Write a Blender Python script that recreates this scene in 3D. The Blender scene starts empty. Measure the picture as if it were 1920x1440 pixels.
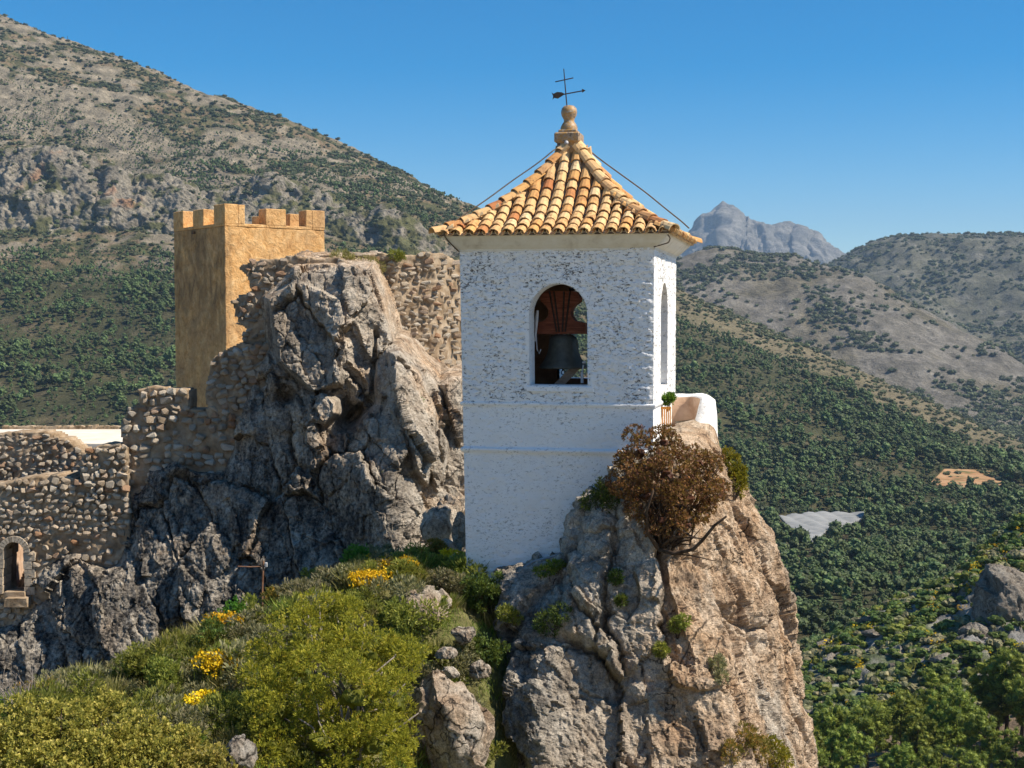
import bpy, bmesh, math, random
import numpy as np
from mathutils import Vector, Matrix, Euler
from mathutils.bvhtree import BVHTree
R = math.radians
SC = bpy.context.scene
COL = SC.collection
rng = np.random.default_rng(11)
random.seed(5)

# ------------------------------------------------------------------ camera
F, CX, CY = 2600.0, 960.0, 720.0            # focal length and centre in photo pixels
PITCH = math.atan(120.0 / F)
cam_data = bpy.data.cameras.new('camera')
cam_data.sensor_width = 36.0
cam_data.lens = F / 1920.0 * 36.0
cam_data.clip_start = 0.2
cam_data.clip_end = 60000.0
cam = bpy.data.objects.new('camera', cam_data)
cam.rotation_euler = (R(90) - PITCH, 0, 0)
COL.objects.link(cam)
SC.camera = cam

# ------------------------------------------------------------------ sky, sun, exposure
SUN_AZ, SUN_EL = R(-11.0), R(50.0)           # azimuth from +X (towards +Y positive)
world = bpy.data.worlds.new('World')
SC.world = world
world.use_nodes = True
wn = world.node_tree
for n_ in list(wn.nodes):
    wn.nodes.remove(n_)
sky = wn.nodes.new('ShaderNodeTexSky')
sky.sky_type = 'NISHITA'
sky.sun_disc = False
sky.sun_elevation = SUN_EL
sky.sun_rotation = R(90) - SUN_AZ
sky.altitude = 1500.0
sky.air_density = 1.0
sky.dust_density = 0.0
sky.ozone_density = 3.0
hs = wn.nodes.new('ShaderNodeHueSaturation')
hs.inputs['Saturation'].default_value = 1.6
hs.inputs['Hue'].default_value = 0.497
bg = wn.nodes.new('ShaderNodeBackground')
bg.inputs['Strength'].default_value = 0.080
wo = wn.nodes.new('ShaderNodeOutputWorld')
wn.links.new(sky.outputs[0], hs.inputs['Color'])
wn.links.new(hs.outputs[0], bg.inputs['Color'])
wn.links.new(bg.outputs[0], wo.inputs['Surface'])
sun_data = bpy.data.lights.new('sun', 'SUN')
sun_data.energy = 4.5
sun_data.angle = R(0.53)
sun_data.color = (1.0, 0.90, 0.75)
sun = bpy.data.objects.new('sun', sun_data)
TO_SUN = Vector((math.cos(SUN_EL) * math.cos(SUN_AZ), math.cos(SUN_EL) * math.sin(SUN_AZ), math.sin(SUN_EL)))
sun.rotation_euler = TO_SUN.to_track_quat('Z', 'Y').to_euler()
sun.location = (60, -20, 80)
COL.objects.link(sun)
SC.view_settings.view_transform = 'Standard'
SC.view_settings.look = 'None'
SC.view_settings.exposure = 0.74
SC.view_settings.gamma = 1.0
SC.cycles.use_denoising = True
SC.cycles.max_bounces = 6
SC.cycles.diffuse_bounces = 4
SC.cycles.transparent_max_bounces = 8
SC.cycles.volume_bounces = 0

# ------------------------------------------------------------------ pixels to places
def ray(px, py):
    u = (np.asarray(px, float) - CX) / F
    v = (CY - np.asarray(py, float)) / F
    c, s = math.cos(PITCH), math.sin(PITCH)
    return u, c + v * s, v * c - s

def at(px, py, Y):
    u, b, c = ray(px, py)
    k = np.asarray(Y, float) / b
    return np.stack(np.broadcast_arrays(u * k, np.asarray(Y, float) + 0 * k, c * k), -1)

def V3(p):
    return Vector((float(p[0]), float(p[1]), float(p[2])))

# ------------------------------------------------------------------ noise in numpy
_gr = np.random.default_rng(3)
GT = _gr.normal(size=(256, 3)); GT /= np.linalg.norm(GT, axis=1)[:, None]
RT = _gr.random((4096, 6))

def hsh(i, j, k, seed):
    h = (i.astype(np.int64) * 73856093) ^ (j.astype(np.int64) * 19349663) ^ (k.astype(np.int64) * 83492791) ^ (seed * 2654435761 & 0x7fffffff)
    h = (h ^ (h >> 13)) * 1274126177
    return (h ^ (h >> 16)) & 0x7fffffff

def perlin(P, seed=0):
    i = np.floor(P).astype(np.int64)
    f = P - i
    u = f * f * f * (f * (f * 6 - 15) + 10)
    out = np.zeros(len(P))
    for dx in (0, 1):
        wx = u[:, 0] if dx else 1 - u[:, 0]
        for dy in (0, 1):
            wy = u[:, 1] if dy else 1 - u[:, 1]
            for dz in (0, 1):
                wz = u[:, 2] if dz else 1 - u[:, 2]
                g = GT[hsh(i[:, 0] + dx, i[:, 1] + dy, i[:, 2] + dz, seed) & 255]
                out += wx * wy * wz * (g[:, 0] * (f[:, 0] - dx) + g[:, 1] * (f[:, 1] - dy) + g[:, 2] * (f[:, 2] - dz))
    return out * 1.5

def fbm(P, oct=4, seed=0, lac=2.03, gain=0.5):
    a, s, t = 1.0, 0.0, 0.0
    Q = np.array(P, float)
    for o in range(oct):
        s = s + a * perlin(Q, seed + o * 7)
        t += a
        a *= gain
        Q = Q * lac + 13.7
    return s / t

def ridged(P, oct=4, seed=0, gain=0.5):
    a, s, t = 1.0, 0.0, 0.0
    Q = np.array(P, float)
    for o in range(oct):
        s = s + a * (1 - 2 * np.abs(perlin(Q, seed + o * 5)))
        t += a
        a *= gain
        Q = Q * 2.07 + 5.1
    return s / t

def worley(P, seed=0, jit=0.9):
    i0 = np.floor(P).astype(np.int64)
    n = len(P)
    F1 = np.full(n, 9.0); F2 = np.full(n, 9.0)
    rel = np.zeros((n, 3)); idx = np.zeros(n, np.int64)
    for dx in (-1, 0, 1):
        for dy in (-1, 0, 1):
            for dz in (-1, 0, 1):
                c = i0 + np.array((dx, dy, dz))
                h = hsh(c[:, 0], c[:, 1], c[:, 2], seed) & 4095
                d = P - (c + 0.5 + (RT[h, :3] - 0.5) * jit)
                dd = np.sqrt((d * d).sum(1))
                m = dd < F1
                F2 = np.where(m, F1, np.minimum(F2, dd))
                F1 = np.where(m, dd, F1)
                rel[m] = d[m]; idx[m] = h[m]
    return F1, F2, rel, RT[idx]

def smooth(e0, e1, x):
    t = np.clip((x - e0) / (e1 - e0), 0, 1)
    return t * t * (3 - 2 * t)

def poly_sd(px, py, poly):
    """signed distance to a closed polygon, negative inside"""
    px = np.asarray(px, float); py = np.asarray(py, float)
    d = np.full(px.shape, 1e18); ins = np.zeros(px.shape, bool)
    n = len(poly)
    for k in range(n):
        x0, y0 = poly[k]; x1, y1 = poly[(k + 1) % n]
        ex, ey = x1 - x0, y1 - y0
        t = np.clip(((px - x0) * ex + (py - y0) * ey) / (ex * ex + ey * ey + 1e-12), 0, 1)
        d = np.minimum(d, (px - x0 - t * ex) ** 2 + (py - y0 - t * ey) ** 2)
        c = (y0 > py) != (y1 > py)
        with np.errstate(divide='ignore', invalid='ignore'):
            xi = x0 + (py - y0) * ex / (ey if ey != 0 else 1e-12)
        ins ^= c & (px < xi)
    d = np.sqrt(d)
    return np.where(ins, -d, d)

# ------------------------------------------------------------------ objects
def tag(o, label=None, cat=None, group=None, kind=None):
    if label: o['label'] = label
    if cat: o['category'] = cat
    if group: o['group'] = group
    if kind: o['kind'] = kind
    return o

def empty(name, loc=(0, 0, 0), rz=0.0):
    o = bpy.data.objects.new(name, None)
    o.empty_display_size = 0.2
    o.location = loc
    o.rotation_euler = (0, 0, rz)
    COL.objects.link(o)
    return o

def mesh_data(name, V, FA, mats=(), attrs=None, smooth_shade=False, mi=None):
    """V (n,3); FA array (m,3|4) or list of index lists"""
    me = bpy.data.meshes.new(name)
    V = np.asarray(V, np.float32)
    if isinstance(FA, np.ndarray):
        m, k = FA.shape
        me.vertices.add(len(V)); me.vertices.foreach_set('co', V.ravel())
        me.loops.add(m * k); me.loops.foreach_set('vertex_index', FA.astype(np.int32).ravel())
        me.polygons.add(m)
        me.polygons.foreach_set('loop_start', np.arange(0, m * k, k, dtype=np.int32))
        me.update(calc_edges=True)
    else:
        me.from_pydata([tuple(map(float, v)) for v in V], [], [tuple(map(int, f)) for f in FA])
    if smooth_shade:
        me.polygons.foreach_set('use_smooth', np.ones(len(me.polygons), bool))
    else:
        me.polygons.foreach_set('use_smooth', np.zeros(len(me.polygons), bool))
    for mt in (mats if isinstance(mats, (list, tuple)) else [mats]):
        me.materials.append(mt)
    if mi is not None:
        me.polygons.foreach_set('material_index', np.asarray(mi, np.int32))
    for k_, a in (attrs or {}).items():
        a = np.asarray(a, np.float32)
        if a.ndim == 1:
            me.attributes.new(k_, 'FLOAT', 'POINT').data.foreach_set('value', a)
        else:
            c = np.ones((len(a), 4), np.float32); c[:, :3] = a
            me.attributes.new(k_, 'FLOAT_COLOR', 'POINT').data.foreach_set('color', c.ravel())
    me.update()
    return me

def link(name, me, parent=None, mat4=None):
    o = bpy.data.objects.new(name, me)
    COL.objects.link(o)
    if parent is not None:
        o.parent = parent
    if mat4 is not None:
        o.matrix_local = mat4
    return o

def obj(name, V, FA, mats=(), parent=None, **k):
    return link(name, mesh_data(name, V, FA, mats, **k), parent)

def grid_faces(nr, nc, keep=None, flip=False):
    i = np.arange(nr * nc).reshape(nr, nc)
    a, b, c, d = i[:-1, :-1], i[:-1, 1:], i[1:, 1:], i[1:, :-1]
    Fq = np.stack([a, b, c, d], -1).reshape(-1, 4)
    if flip: Fq = Fq[:, ::-1]
    if keep is not None: Fq = Fq[keep.ravel()]
    return Fq

def compact(V, FA, attrs=None):
    u, inv = np.unique(FA.ravel(), return_inverse=True)
    A = {k: np.asarray(a)[u] for k, a in (attrs or {}).items()}
    return V[u], inv.reshape(FA.shape), A

def vnormals(V, FA):
    N = np.zeros_like(V)
    a, b, c = V[FA[:, 0]], V[FA[:, 1]], V[FA[:, 2]]
    d = V[FA[:, -1]]
    fn = np.cross(c - a, d - b) if FA.shape[1] == 4 else np.cross(b - a, c - a)
    for k in range(FA.shape[1]):
        np.add.at(N, FA[:, k], fn)
    return N / (np.linalg.norm(N, axis=1)[:, None] + 1e-12)

class MB:
    """collects boxes, tubes and lathes into one mesh"""
    def __init__(s): s.v = []; s.f = []; s.n = 0
    def add(s, V, Fs):
        s.v.append(np.asarray(V, float)); s.f += [tuple(int(i) + s.n for i in f) for f in Fs]; s.n += len(V)
    def box(s, c, size, M=None, jit=0.0):
        x, y, z = [q / 2 for q in size]
        V = np.array([(sx * x, sy * y, sz * z) for sz in (-1, 1) for sx, sy in ((-1, -1), (1, -1), (1, 1), (-1, 1))], float)
        if jit: V += rng.uniform(-jit, jit, V.shape)
        if M is not None: V = V @ np.array(M.to_3x3()).T
        s.add(V + np.array(c), [(3, 2, 1, 0), (4, 5, 6, 7), (0, 1, 5, 4), (1, 2, 6, 5), (2, 3, 7, 6), (3, 0, 4, 7)])
    def bevbox(s, c, size, b, M=None):
        bm = bmesh.new(); bmesh.ops.create_cube(bm, size=1.0)
        for v in bm.verts: v.co = Vector((v.co.x * size[0], v.co.y * size[1], v.co.z * size[2]))
        bmesh.ops.bevel(bm, geom=bm.edges[:], offset=b, segments=1, affect='EDGES')
        bm.verts.index_update()
        V = np.array([v.co[:] for v in bm.verts]); Fs = [[v.index for v in f.verts] for f in bm.faces]; bm.free()
        if M is not None: V = V @ np.array(M.to_3x3()).T
        s.add(V + np.array(c), Fs)
    def tube(s, pts, rad, seg=6):
        pts = np.asarray(pts, float); n = len(pts)
        rad = np.broadcast_to(np.asarray(rad, float), (n,))
        T = np.gradient(pts, axis=0); T /= np.linalg.norm(T, axis=1)[:, None] + 1e-12
        ref = np.array((0, 0, 1.0)) if abs(T[0, 2]) < 0.9 else np.array((1.0, 0, 0))
        V = []
        for p, t, r in zip(pts, T, rad):
            a = np.cross(t, ref); a /= np.linalg.norm(a) + 1e-9; b = np.cross(t, a); ref = np.cross(a, t) if False else ref
            for k in range(seg):
                w = 2 * math.pi * k / seg
                V.append(p + r * (math.cos(w) * a + math.sin(w) * b))
        Fs = []
        for i in range(n - 1):
            for k in range(seg):
                k2 = (k + 1) % seg
                Fs.append((i * seg + k, i * seg + k2, (i + 1) * seg + k2, (i + 1) * seg + k))
        Fs.append(tuple(range(seg))[::-1]); Fs.append(tuple(range((n - 1) * seg, n * seg)))
        s.add(V, Fs)
    def lathe(s, prof, seg=20, c=(0, 0, 0)):
        V = [(c[0] + r * math.cos(2 * math.pi * k / seg), c[1] + r * math.sin(2 * math.pi * k / seg), c[2] + z) for r, z in prof for k in range(seg)]
        Fs = [(i * seg + k, i * seg + (k + 1) % seg, (i + 1) * seg + (k + 1) % seg, (i + 1) * seg + k) for i in range(len(prof) - 1) for k in range(seg)]
        s.add(V, Fs)
    def prism(s, poly, y0, y1):
        """closed polygon in (x,z) drawn out along y"""
        n = len(poly)
        V = [(x, y0, z) for x, z in poly] + [(x, y1, z) for x, z in poly]
        Fs = [tuple(range(n)), tuple(range(2 * n - 1, n - 1, -1))] + [((i + 1) % n, i, n + i, n + (i + 1) % n) for i in range(n)]
        s.add(V, Fs)
    def build(s, name, mat, parent=None, smooth_shade=False):
        return link(name, s.data(name, mat, smooth_shade), parent)
    def data(s, name, mat, smooth_shade=False):
        return mesh_data(name, np.concatenate(s.v), s.f, mat, smooth_shade=smooth_shade)

# ------------------------------------------------------------------ materials
class Mt:
    def __init__(s, name, rough=0.85, spec=0.2):
        s.m = bpy.data.materials.new(name); s.m.use_nodes = True
        s.t = s.m.node_tree; s.b = s.t.nodes['Principled BSDF']
        s.b.inputs['Roughness'].default_value = rough
        s.b.inputs['Specular IOR Level'].default_value = spec
        s.out = s.t.nodes['Material Output']
    def new(s, ty): return s.t.nodes.new('ShaderNode' + ty)
    def put(s, sock, v):
        if isinstance(v, bpy.types.NodeSocket): s.t.links.new(v, sock)
        elif isinstance(v, (tuple, list)) and len(v) == 3 and sock.type == 'RGBA': sock.default_value = (*v, 1)
        else: sock.default_value = v
    def coord(s, kind='Object', scale=(1, 1, 1), rot=(0, 0, 0), loc=None):
        c = s.new('TexCoord').outputs[kind]
        mp = s.new('Mapping'); s.put(mp.inputs['Vector'], c)
        mp.inputs['Scale'].default_value = scale; mp.inputs['Rotation'].default_value = rot
        if loc is not None: s.put(mp.inputs['Location'], loc)
        return mp.outputs[0]
    def noise(s, v, scale, detail=5, rough=0.6, dist=0.0):
        n = s.new('TexNoise'); s.put(n.inputs['Vector'], v)
        n.inputs['Scale'].default_value = scale; n.inputs['Detail'].default_value = detail
        n.inputs['Roughness'].default_value = rough; n.inputs['Distortion'].default_value = dist
        return n.outputs['Fac']
    def vor(s, v, scale, feat='F1', out='Distance', rnd=1.0):
        n = s.new('TexVoronoi'); s.put(n.inputs['Vector'], v); n.feature = feat
        n.inputs['Scale'].default_value = scale; n.inputs['Randomness'].default_value = rnd
        return n.outputs[out]
    def ramp(s, fac, stops, interp='LINEAR'):
        n = s.new('ValToRGB'); s.put(n.inputs[0], fac); cr = n.color_ramp; cr.interpolation = interp
        while len(cr.elements) < len(stops): cr.elements.new(0.5)
        for e, (p, c) in zip(cr.elements, stops):
            e.position = p; e.color = (*c, 1) if isinstance(c, tuple) else (c, c, c, 1)
        return n.outputs[0]
    def mix(s, fac, a, b, blend='MIX'):
        n = s.new('Mix'); n.data_type = 'RGBA'; n.blend_type = blend
        s.put(n.inputs[0], fac); s.put(n.inputs[6], a); s.put(n.inputs[7], b)
        return n.outputs[2]
    def math(s, op, a, b=0.5, c=None):
        n = s.new('Math'); n.operation = op; s.put(n.inputs[0], a); s.put(n.inputs[1], b)
        if c is not None: s.put(n.inputs[2], c)
        return n.outputs[0]
    def rng(s, v, a, b, c=0.0, d=1.0):
        n = s.new('MapRange'); s.put(n.inputs[0], v)
        for k, q in enumerate((a, b, c, d)): n.inputs[k + 1].default_value = q
        return n.outputs[0]
    def attr(s, name, out='Fac'):
        n = s.new('Attribute'); n.attribute_name = name; return n.outputs[out]
    def rand(s): return s.new('ObjectInfo').outputs['Random']
    def bump(s, h, strength=0.5, dist=0.02, normal=None):
        n = s.new('Bump'); s.put(n.inputs['Height'], h)
        n.inputs['Strength'].default_value = strength; n.inputs['Distance'].default_value = dist
        if normal is not None: s.put(n.inputs['Normal'], normal)
        return n.outputs[0]
    def done(s, col, normal=None, rough=None, metal=None):
        s.put(s.b.inputs['Base Color'], col)
        if normal is not None: s.put(s.b.inputs['Normal'], normal)
        if rough is not None: s.put(s.b.inputs['Roughness'], rough)
        if metal is not None: s.put(s.b.inputs['Metallic'], metal)
        return s.m

M = {}
def m_limestone(name, fscale=1.0, tone=1.0):
    t = Mt(name, 0.9, 0.15)
    v = t.coord(scale=(fscale,) * 3)
    vs = t.coord(scale=(fscale * 2.2, fscale * 2.2, fscale * 0.5))
    big = t.noise(v, 0.55, 6, 0.62, 0.4)
    mid = t.noise(v, 2.6, 8, 0.68, 0.5)
    fine = t.noise(v, 13.0, 6, 0.7)
    streak = t.noise(vs, 1.3, 5, 0.65, 0.8)
    base = t.ramp(mid, [(0.28, (0.14, 0.12, 0.098)), (0.43, (0.33, 0.295, 0.245)), (0.58, (0.49, 0.445, 0.375)), (0.78, (0.66, 0.605, 0.52))])
    base = t.mix(t.math('MULTIPLY', t.attr('ochre'), t.ramp(big, [(0.3, 0.5), (0.6, 1.0)])), base,
                 t.ramp(mid, [(0.3, (0.24, 0.14, 0.08)), (0.46, (0.50, 0.34, 0.21)), (0.65, (0.70, 0.55, 0.40))]))
    sm = t.math('MULTIPLY', t.attr('stain'), t.ramp(t.math('ADD', streak, t.math('MULTIPLY', fine, 0.5)), [(0.64, 0.97), (0.88, 0.05)]))
    base = t.mix(sm, base, t.ramp(fine, [(0.3, (0.028, 0.026, 0.025)), (0.58, (0.09, 0.084, 0.078)), (0.8, (0.28, 0.26, 0.24))]))
    sp = t.ramp(fine, [(0.3, 0.5), (0.5, 1.0), (0.75, 1.22)])
    vf = t.noise(v, 46.0, 4, 0.7)
    base = t.mix(1.0, base, t.ramp(vf, [(0.3, 0.5), (0.5, 1.0), (0.7, 1.35)]), 'MULTIPLY')
    wn_ = t.new('VectorMath'); wn_.operation = 'ADD'; t.put(wn_.inputs[0], v); t.put(wn_.inputs[1], t.mix(1.0, t.noise(v, 2.5, 3), (0.9, 0.9, 0.9), 'MULTIPLY'))
    ck = t.vor(wn_.outputs[0], 1.7, 'DISTANCE_TO_EDGE')
    ckm = t.math('MULTIPLY', t.ramp(ck, [(0.0, 1.0), (0.035, 0.0)]), t.ramp(big, [(0.42, 0.0), (0.6, 0.9)]))
    base = t.mix(ckm, base, (0.03, 0.027, 0.024))
    base = t.mix(1.0, base, sp, 'MULTIPLY')
    if tone != 1.0: base = t.mix(1.0, base, (tone, tone, tone), 'MULTIPLY')
    b1 = t.bump(mid, 0.9, 0.10 / fscale)
    pit = t.vor(v, 9.0, 'F1')
    b2 = t.bump(t.math('ADD', fine, t.math('MULTIPLY', pit, 0.5)), 1.0, 0.05 / fscale, b1)
    b2 = t.bump(vf, 0.9, 0.014 / fscale, b2)
    b2 = t.bump(t.math('SUBTRACT', 1.0, ckm), 0.8, 0.03 / fscale, b2)
    return t.done(base, b2)
M['limestone'] = m_limestone('limestone')
M['far_limestone'] = m_limestone('far_limestone', 0.25, 0.55)

def m_whitewash(name, dirty=1.0, rough_amt=1.0):
    t = Mt(name, 0.85, 0.15)
    v = t.coord()
    v2 = t.coord(scale=(1, 1, 1.9))
    a = t.noise(v2, 17.0, 4, 0.62, 0.7)
    b = t.noise(v2, 42.0, 3, 0.6, 0.4)
    blot = t.noise(v, 1.6, 4, 0.6)
    lump = t.noise(v2, 5.0, 4, 0.6, 0.6)
    thr = t.rng(blot, 0.35, 0.65, 0.415, 0.485)
    pit = t.math('MULTIPLY', t.math('SUBTRACT', thr, t.math('ADD', t.math('MULTIPLY', a, 0.6), t.math('MULTIPLY', b, 0.4))), 14.0)
    pit = t.math('MINIMUM', t.math('MAXIMUM', pit, 0.0), 1.0)
    tone = t.ramp(blot, [(0.3, (0.82, 0.81, 0.79)), (0.6, (0.89, 0.885, 0.87))])
    col = t.mix(t.math('MULTIPLY', pit, 0.95 * dirty), tone, (0.10, 0.085, 0.072))
    bb = t.bump(lump, 0.8 * rough_amt, 0.045)
    bb = t.bump(t.math('SUBTRACT', 1.0, pit), 0.8 * rough_amt, 0.012, bb)
    bb = t.bump(a, 0.5 * rough_amt, 0.012, bb)
    return t.done(col, bb)
M['whitewash'] = m_whitewash('rough_whitewash')
M['whitewash_smooth'] = m_whitewash('smooth_whitewash', 0.55, 0.5)

def m_tan():
    t = Mt('ochre_render', 0.9, 0.12)
    v = t.coord(); vs = t.coord(scale=(1.2, 1.2, 0.6))
    big = t.noise(v, 0.7, 5, 0.6, 0.4); mid = t.noise(v, 3.2, 6, 0.66, 0.6); st = t.noise(vs, 1.5, 5, 0.6, 0.5)
    col = t.ramp(mid, [(0.3, (0.46, 0.23, 0.08)), (0.45, (0.66, 0.37, 0.145)), (0.6, (0.75, 0.46, 0.205)), (0.75, (0.82, 0.57, 0.30))])
    col = t.mix(t.ramp(big, [(0.42, 0.0), (0.7, 0.6)]), col, (0.42, 0.27, 0.15))
    col = t.mix(t.math('MULTIPLY', t.attr('stain'), t.ramp(st, [(0.36, 0.0), (0.62, 0.8)])), col, (0.15, 0.098, 0.055))
    ln = t.vor(v, 7.0, 'DISTANCE_TO_EDGE')
    bb = t.bump(mid, 0.9, 0.08); bb = t.bump(t.noise(v, 16, 5, 0.7), 0.8, 0.03, bb)
    col = t.mix(1.0, col, t.ramp(t.noise(v, 9, 6, 0.7, 0.8), [(0.3, 0.72), (0.5, 1.0), (0.7, 1.12)]), 'MULTIPLY')
    return t.done(col, bb)
M['tan'] = m_tan()

def m_simple(name, stops, scale=6.0, rough=0.8, spec=0.2, bump=0.4, bdist=0.01, detail=5, metal=None, vscale=(1, 1, 1)):
    t = Mt(name, rough, spec)
    v = t.coord(scale=vscale)
    n = t.noise(v, scale, detail, 0.62, 0.3)
    return t.done(t.ramp(n, stops), t.bump(n, bump, bdist) if bump else None, metal=metal)
M['bounce_cream'] = m_simple('bounce_cream', [(0.25, (0.55, 0.49, 0.40)), (0.45, (0.72, 0.67, 0.57)), (0.7, (0.80, 0.76, 0.68))], 5.0, 0.85, 0.15, 0.4, 0.012)  # cornice plaster: warm bounce light put into its cream colour
M['mortar'] = m_simple('rubble_mortar', [(0.28, (0.13, 0.088, 0.052)), (0.45, (0.29, 0.21, 0.135)), (0.62, (0.43, 0.335, 0.235)), (0.8, (0.54, 0.45, 0.34))], 3.4, 0.95, 0.1, 1.0, 0.05, 9)
M['cream_roof'] = m_simple('pale_roof_screed', [(0.3, (0.62, 0.55, 0.44)), (0.7, (0.78, 0.72, 0.62))], 2.0, 0.9, 0.1, 0.3, 0.02)
M['iron'] = m_simple('dark_iron', [(0.3, (0.012, 0.010, 0.009)), (0.7, (0.045, 0.026, 0.018))], 20, 0.6, 0.4, 0.3, 0.003)
M['bronze'] = m_simple('weathered_bronze', [(0.3, (0.045, 0.05, 0.043)), (0.7, (0.10, 0.105, 0.09))], 9, 0.55, 0.4, 0.25, 0.006, metal=0.35)
M['red_wood'] = m_simple('red_brown_wood', [(0.3, (0.085, 0.026, 0.014)), (0.6, (0.20, 0.062, 0.034)), (0.75, (0.26, 0.10, 0.06))], 5, 0.7, 0.2, 0.5, 0.01, vscale=(1, 1, 9))
M['grey_wood'] = m_simple('grey_wood', [(0.3, (0.22, 0.18, 0.14)), (0.7, (0.40, 0.34, 0.28))], 5, 0.8, 0.15, 0.4, 0.01, vscale=(1, 6, 6))
M['grey_metal'] = m_simple('grey_metal', [(0.3, (0.35, 0.36, 0.38)), (0.7, (0.55, 0.56, 0.58))], 8, 0.5, 0.4, 0.1, 0.004)
M['orange_wood'] = m_simple('orange_varnished_wood', [(0.3, (0.45, 0.16, 0.02)), (0.7, (0.72, 0.32, 0.05))], 9, 0.6, 0.3, 0.3, 0.006, vscale=(6, 6, 1))
M['cable'] = m_simple('brown_cable', [(0.3, (0.07, 0.045, 0.03)), (0.7, (0.14, 0.095, 0.06))], 12, 0.6, 0.3, 0.1, 0.002)
M['hose'] = m_simple('grey_hose', [(0.3, (0.22, 0.23, 0.25)), (0.7, (0.36, 0.37, 0.39))], 12, 0.6, 0.3, 0.1, 0.002)
M['rust_pipe'] = m_simple('rusty_pipe', [(0.3, (0.14, 0.06, 0.03)), (0.7, (0.32, 0.18, 0.11))], 10, 0.7, 0.3, 0.2, 0.004)
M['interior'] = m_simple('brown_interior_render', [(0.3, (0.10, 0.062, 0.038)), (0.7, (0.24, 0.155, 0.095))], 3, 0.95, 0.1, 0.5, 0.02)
M['balcony_render'] = m_simple('tan_balcony_render', [(0.3, (0.36, 0.22, 0.14)), (0.5, (0.52, 0.35, 0.24)), (0.75, (0.66, 0.48, 0.35))], 4, 0.95, 0.1, 0.7, 0.03)
M['finial'] = m_simple('lichened_ceramic', [(0.34, (0.09, 0.06, 0.04)), (0.44, (0.40, 0.30, 0.20)), (0.53, (0.40, 0.21, 0.05)), (0.62, (0.30, 0.25, 0.19)), (0.72, (0.62, 0.52, 0.38))], 11, 0.5, 0.35, 0.5, 0.012)
M['bark'] = m_simple('bark', [(0.3, (0.035, 0.022, 0.015)), (0.7, (0.12, 0.085, 0.06))], 12, 0.95, 0.1, 0.8, 0.02, vscale=(1, 1, 0.3))
M['pale_bark'] = m_simple('pale_bark', [(0.3, (0.12, 0.10, 0.085)), (0.7, (0.34, 0.30, 0.26))], 12, 0.95, 0.1, 0.8, 0.02, vscale=(1, 1, 0.3))

def m_stone(name, stops):
    t = Mt(name, 0.92, 0.12)
    r = t.rand()
    loc = t.new('CombineXYZ'); t.put(loc.inputs[0], t.math('MULTIPLY', r, 37.0)); t.put(loc.inputs[1], t.math('MULTIPLY', r, 91.0))
    v = t.coord(loc=loc.outputs[0])
    n = t.noise(v, 9.0, 6, 0.68, 0.4)
    c = t.mix(1.0, t.ramp(r, stops), t.ramp(n, [(0.25, 0.45), (0.5, 1.0), (0.75, 1.3)]), 'MULTIPLY')
    return t.done(c, t.bump(n, 0.9, 0.03))
M['stone'] = m_stone('rubble_stone', [(0.0, (0.30, 0.25, 0.19)), (0.25, (0.50, 0.43, 0.34)), (0.5, (0.40, 0.31, 0.22)), (0.7, (0.60, 0.53, 0.43)), (0.88, (0.36, 0.20, 0.11)), (1.0, (0.52, 0.44, 0.34))])
M['block'] = m_stone('dressed_block', [(0.0, (0.42, 0.34, 0.25)), (1.0, (0.56, 0.47, 0.36))])

def m_tile():
    t = Mt('clay_tile', 0.85, 0.2)
    r = t.rand()
    loc = t.new('CombineXYZ'); t.put(loc.inputs[0], t.math('MULTIPLY', r, 57.0)); t.put(loc.inputs[1], t.math('MULTIPLY', r, 31.0))
    v = t.coord(loc=loc.outputs[0])
    n = t.noise(v, 9.0, 6, 0.66, 0.6)
    c = t.ramp(r, [(0.0, (0.60, 0.37, 0.16)), (0.2, (0.69, 0.48, 0.24)), (0.42, (0.56, 0.30, 0.11)), (0.58, (0.74, 0.55, 0.31)), (0.72, (0.63, 0.36, 0.13)), (0.86, (0.42, 0.165, 0.065)), (0.93, (0.66, 0.45, 0.22)), (1.0, (0.50, 0.24, 0.10))])
    c = t.mix(t.ramp(n, [(0.52, 0.0), (0.68, 0.8)]), c, t.ramp(t.noise(v, 25, 3, 0.6), [(0.35, (0.13, 0.06, 0.032)), (0.65, (0.36, 0.17, 0.075))]))
    return t.done(c, t.bump(n, 0.5, 0.012))
M['tile'] = m_tile()

def m_leaf(name, stops, transl=0.35, rough=0.6, var=0.18):
    t = Mt(name, rough, 0.25)
    c = t.ramp(t.attr('tint'), stops)
    r = t.rng(t.rand(), 0, 1, 1 - var, 1 + var)
    hsn = t.new('HueSaturation'); t.put(hsn.inputs['Value'], r); t.put(hsn.inputs['Color'], c)
    t.put(hsn.inputs['Hue'], t.rng(t.rand(), 0, 1, 0.485, 0.515))
    c = hsn.outputs[0]
    t.put(t.b.inputs['Base Color'], c)
    tr = t.new('BsdfTranslucent'); t.put(tr.inputs['Color'], t.mix(0.3, c, (0.42, 0.42, 0.05)))
    mx = t.new('MixShader'); mx.inputs[0].default_value = transl
    t.t.links.new(t.b.outputs[0], mx.inputs[1]); t.t.links.new(tr.outputs[0], mx.inputs[2])
    t.t.links.new(mx.outputs[0], t.out.inputs['Surface'])
    return t.m
M['pine'] = m_leaf('pine_needles', [(0.0, (0.05, 0.075, 0.015)), (0.5, (0.19, 0.235, 0.035)), (1.0, (0.42, 0.44, 0.07))], 0.25)
M['far_pine'] = m_leaf('distant_pine_needles', [(0.0, (0.028, 0.048, 0.018)), (0.5, (0.072, 0.105, 0.033)), (1.0, (0.15, 0.19, 0.06))], 0.08, var=0.45)
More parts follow.
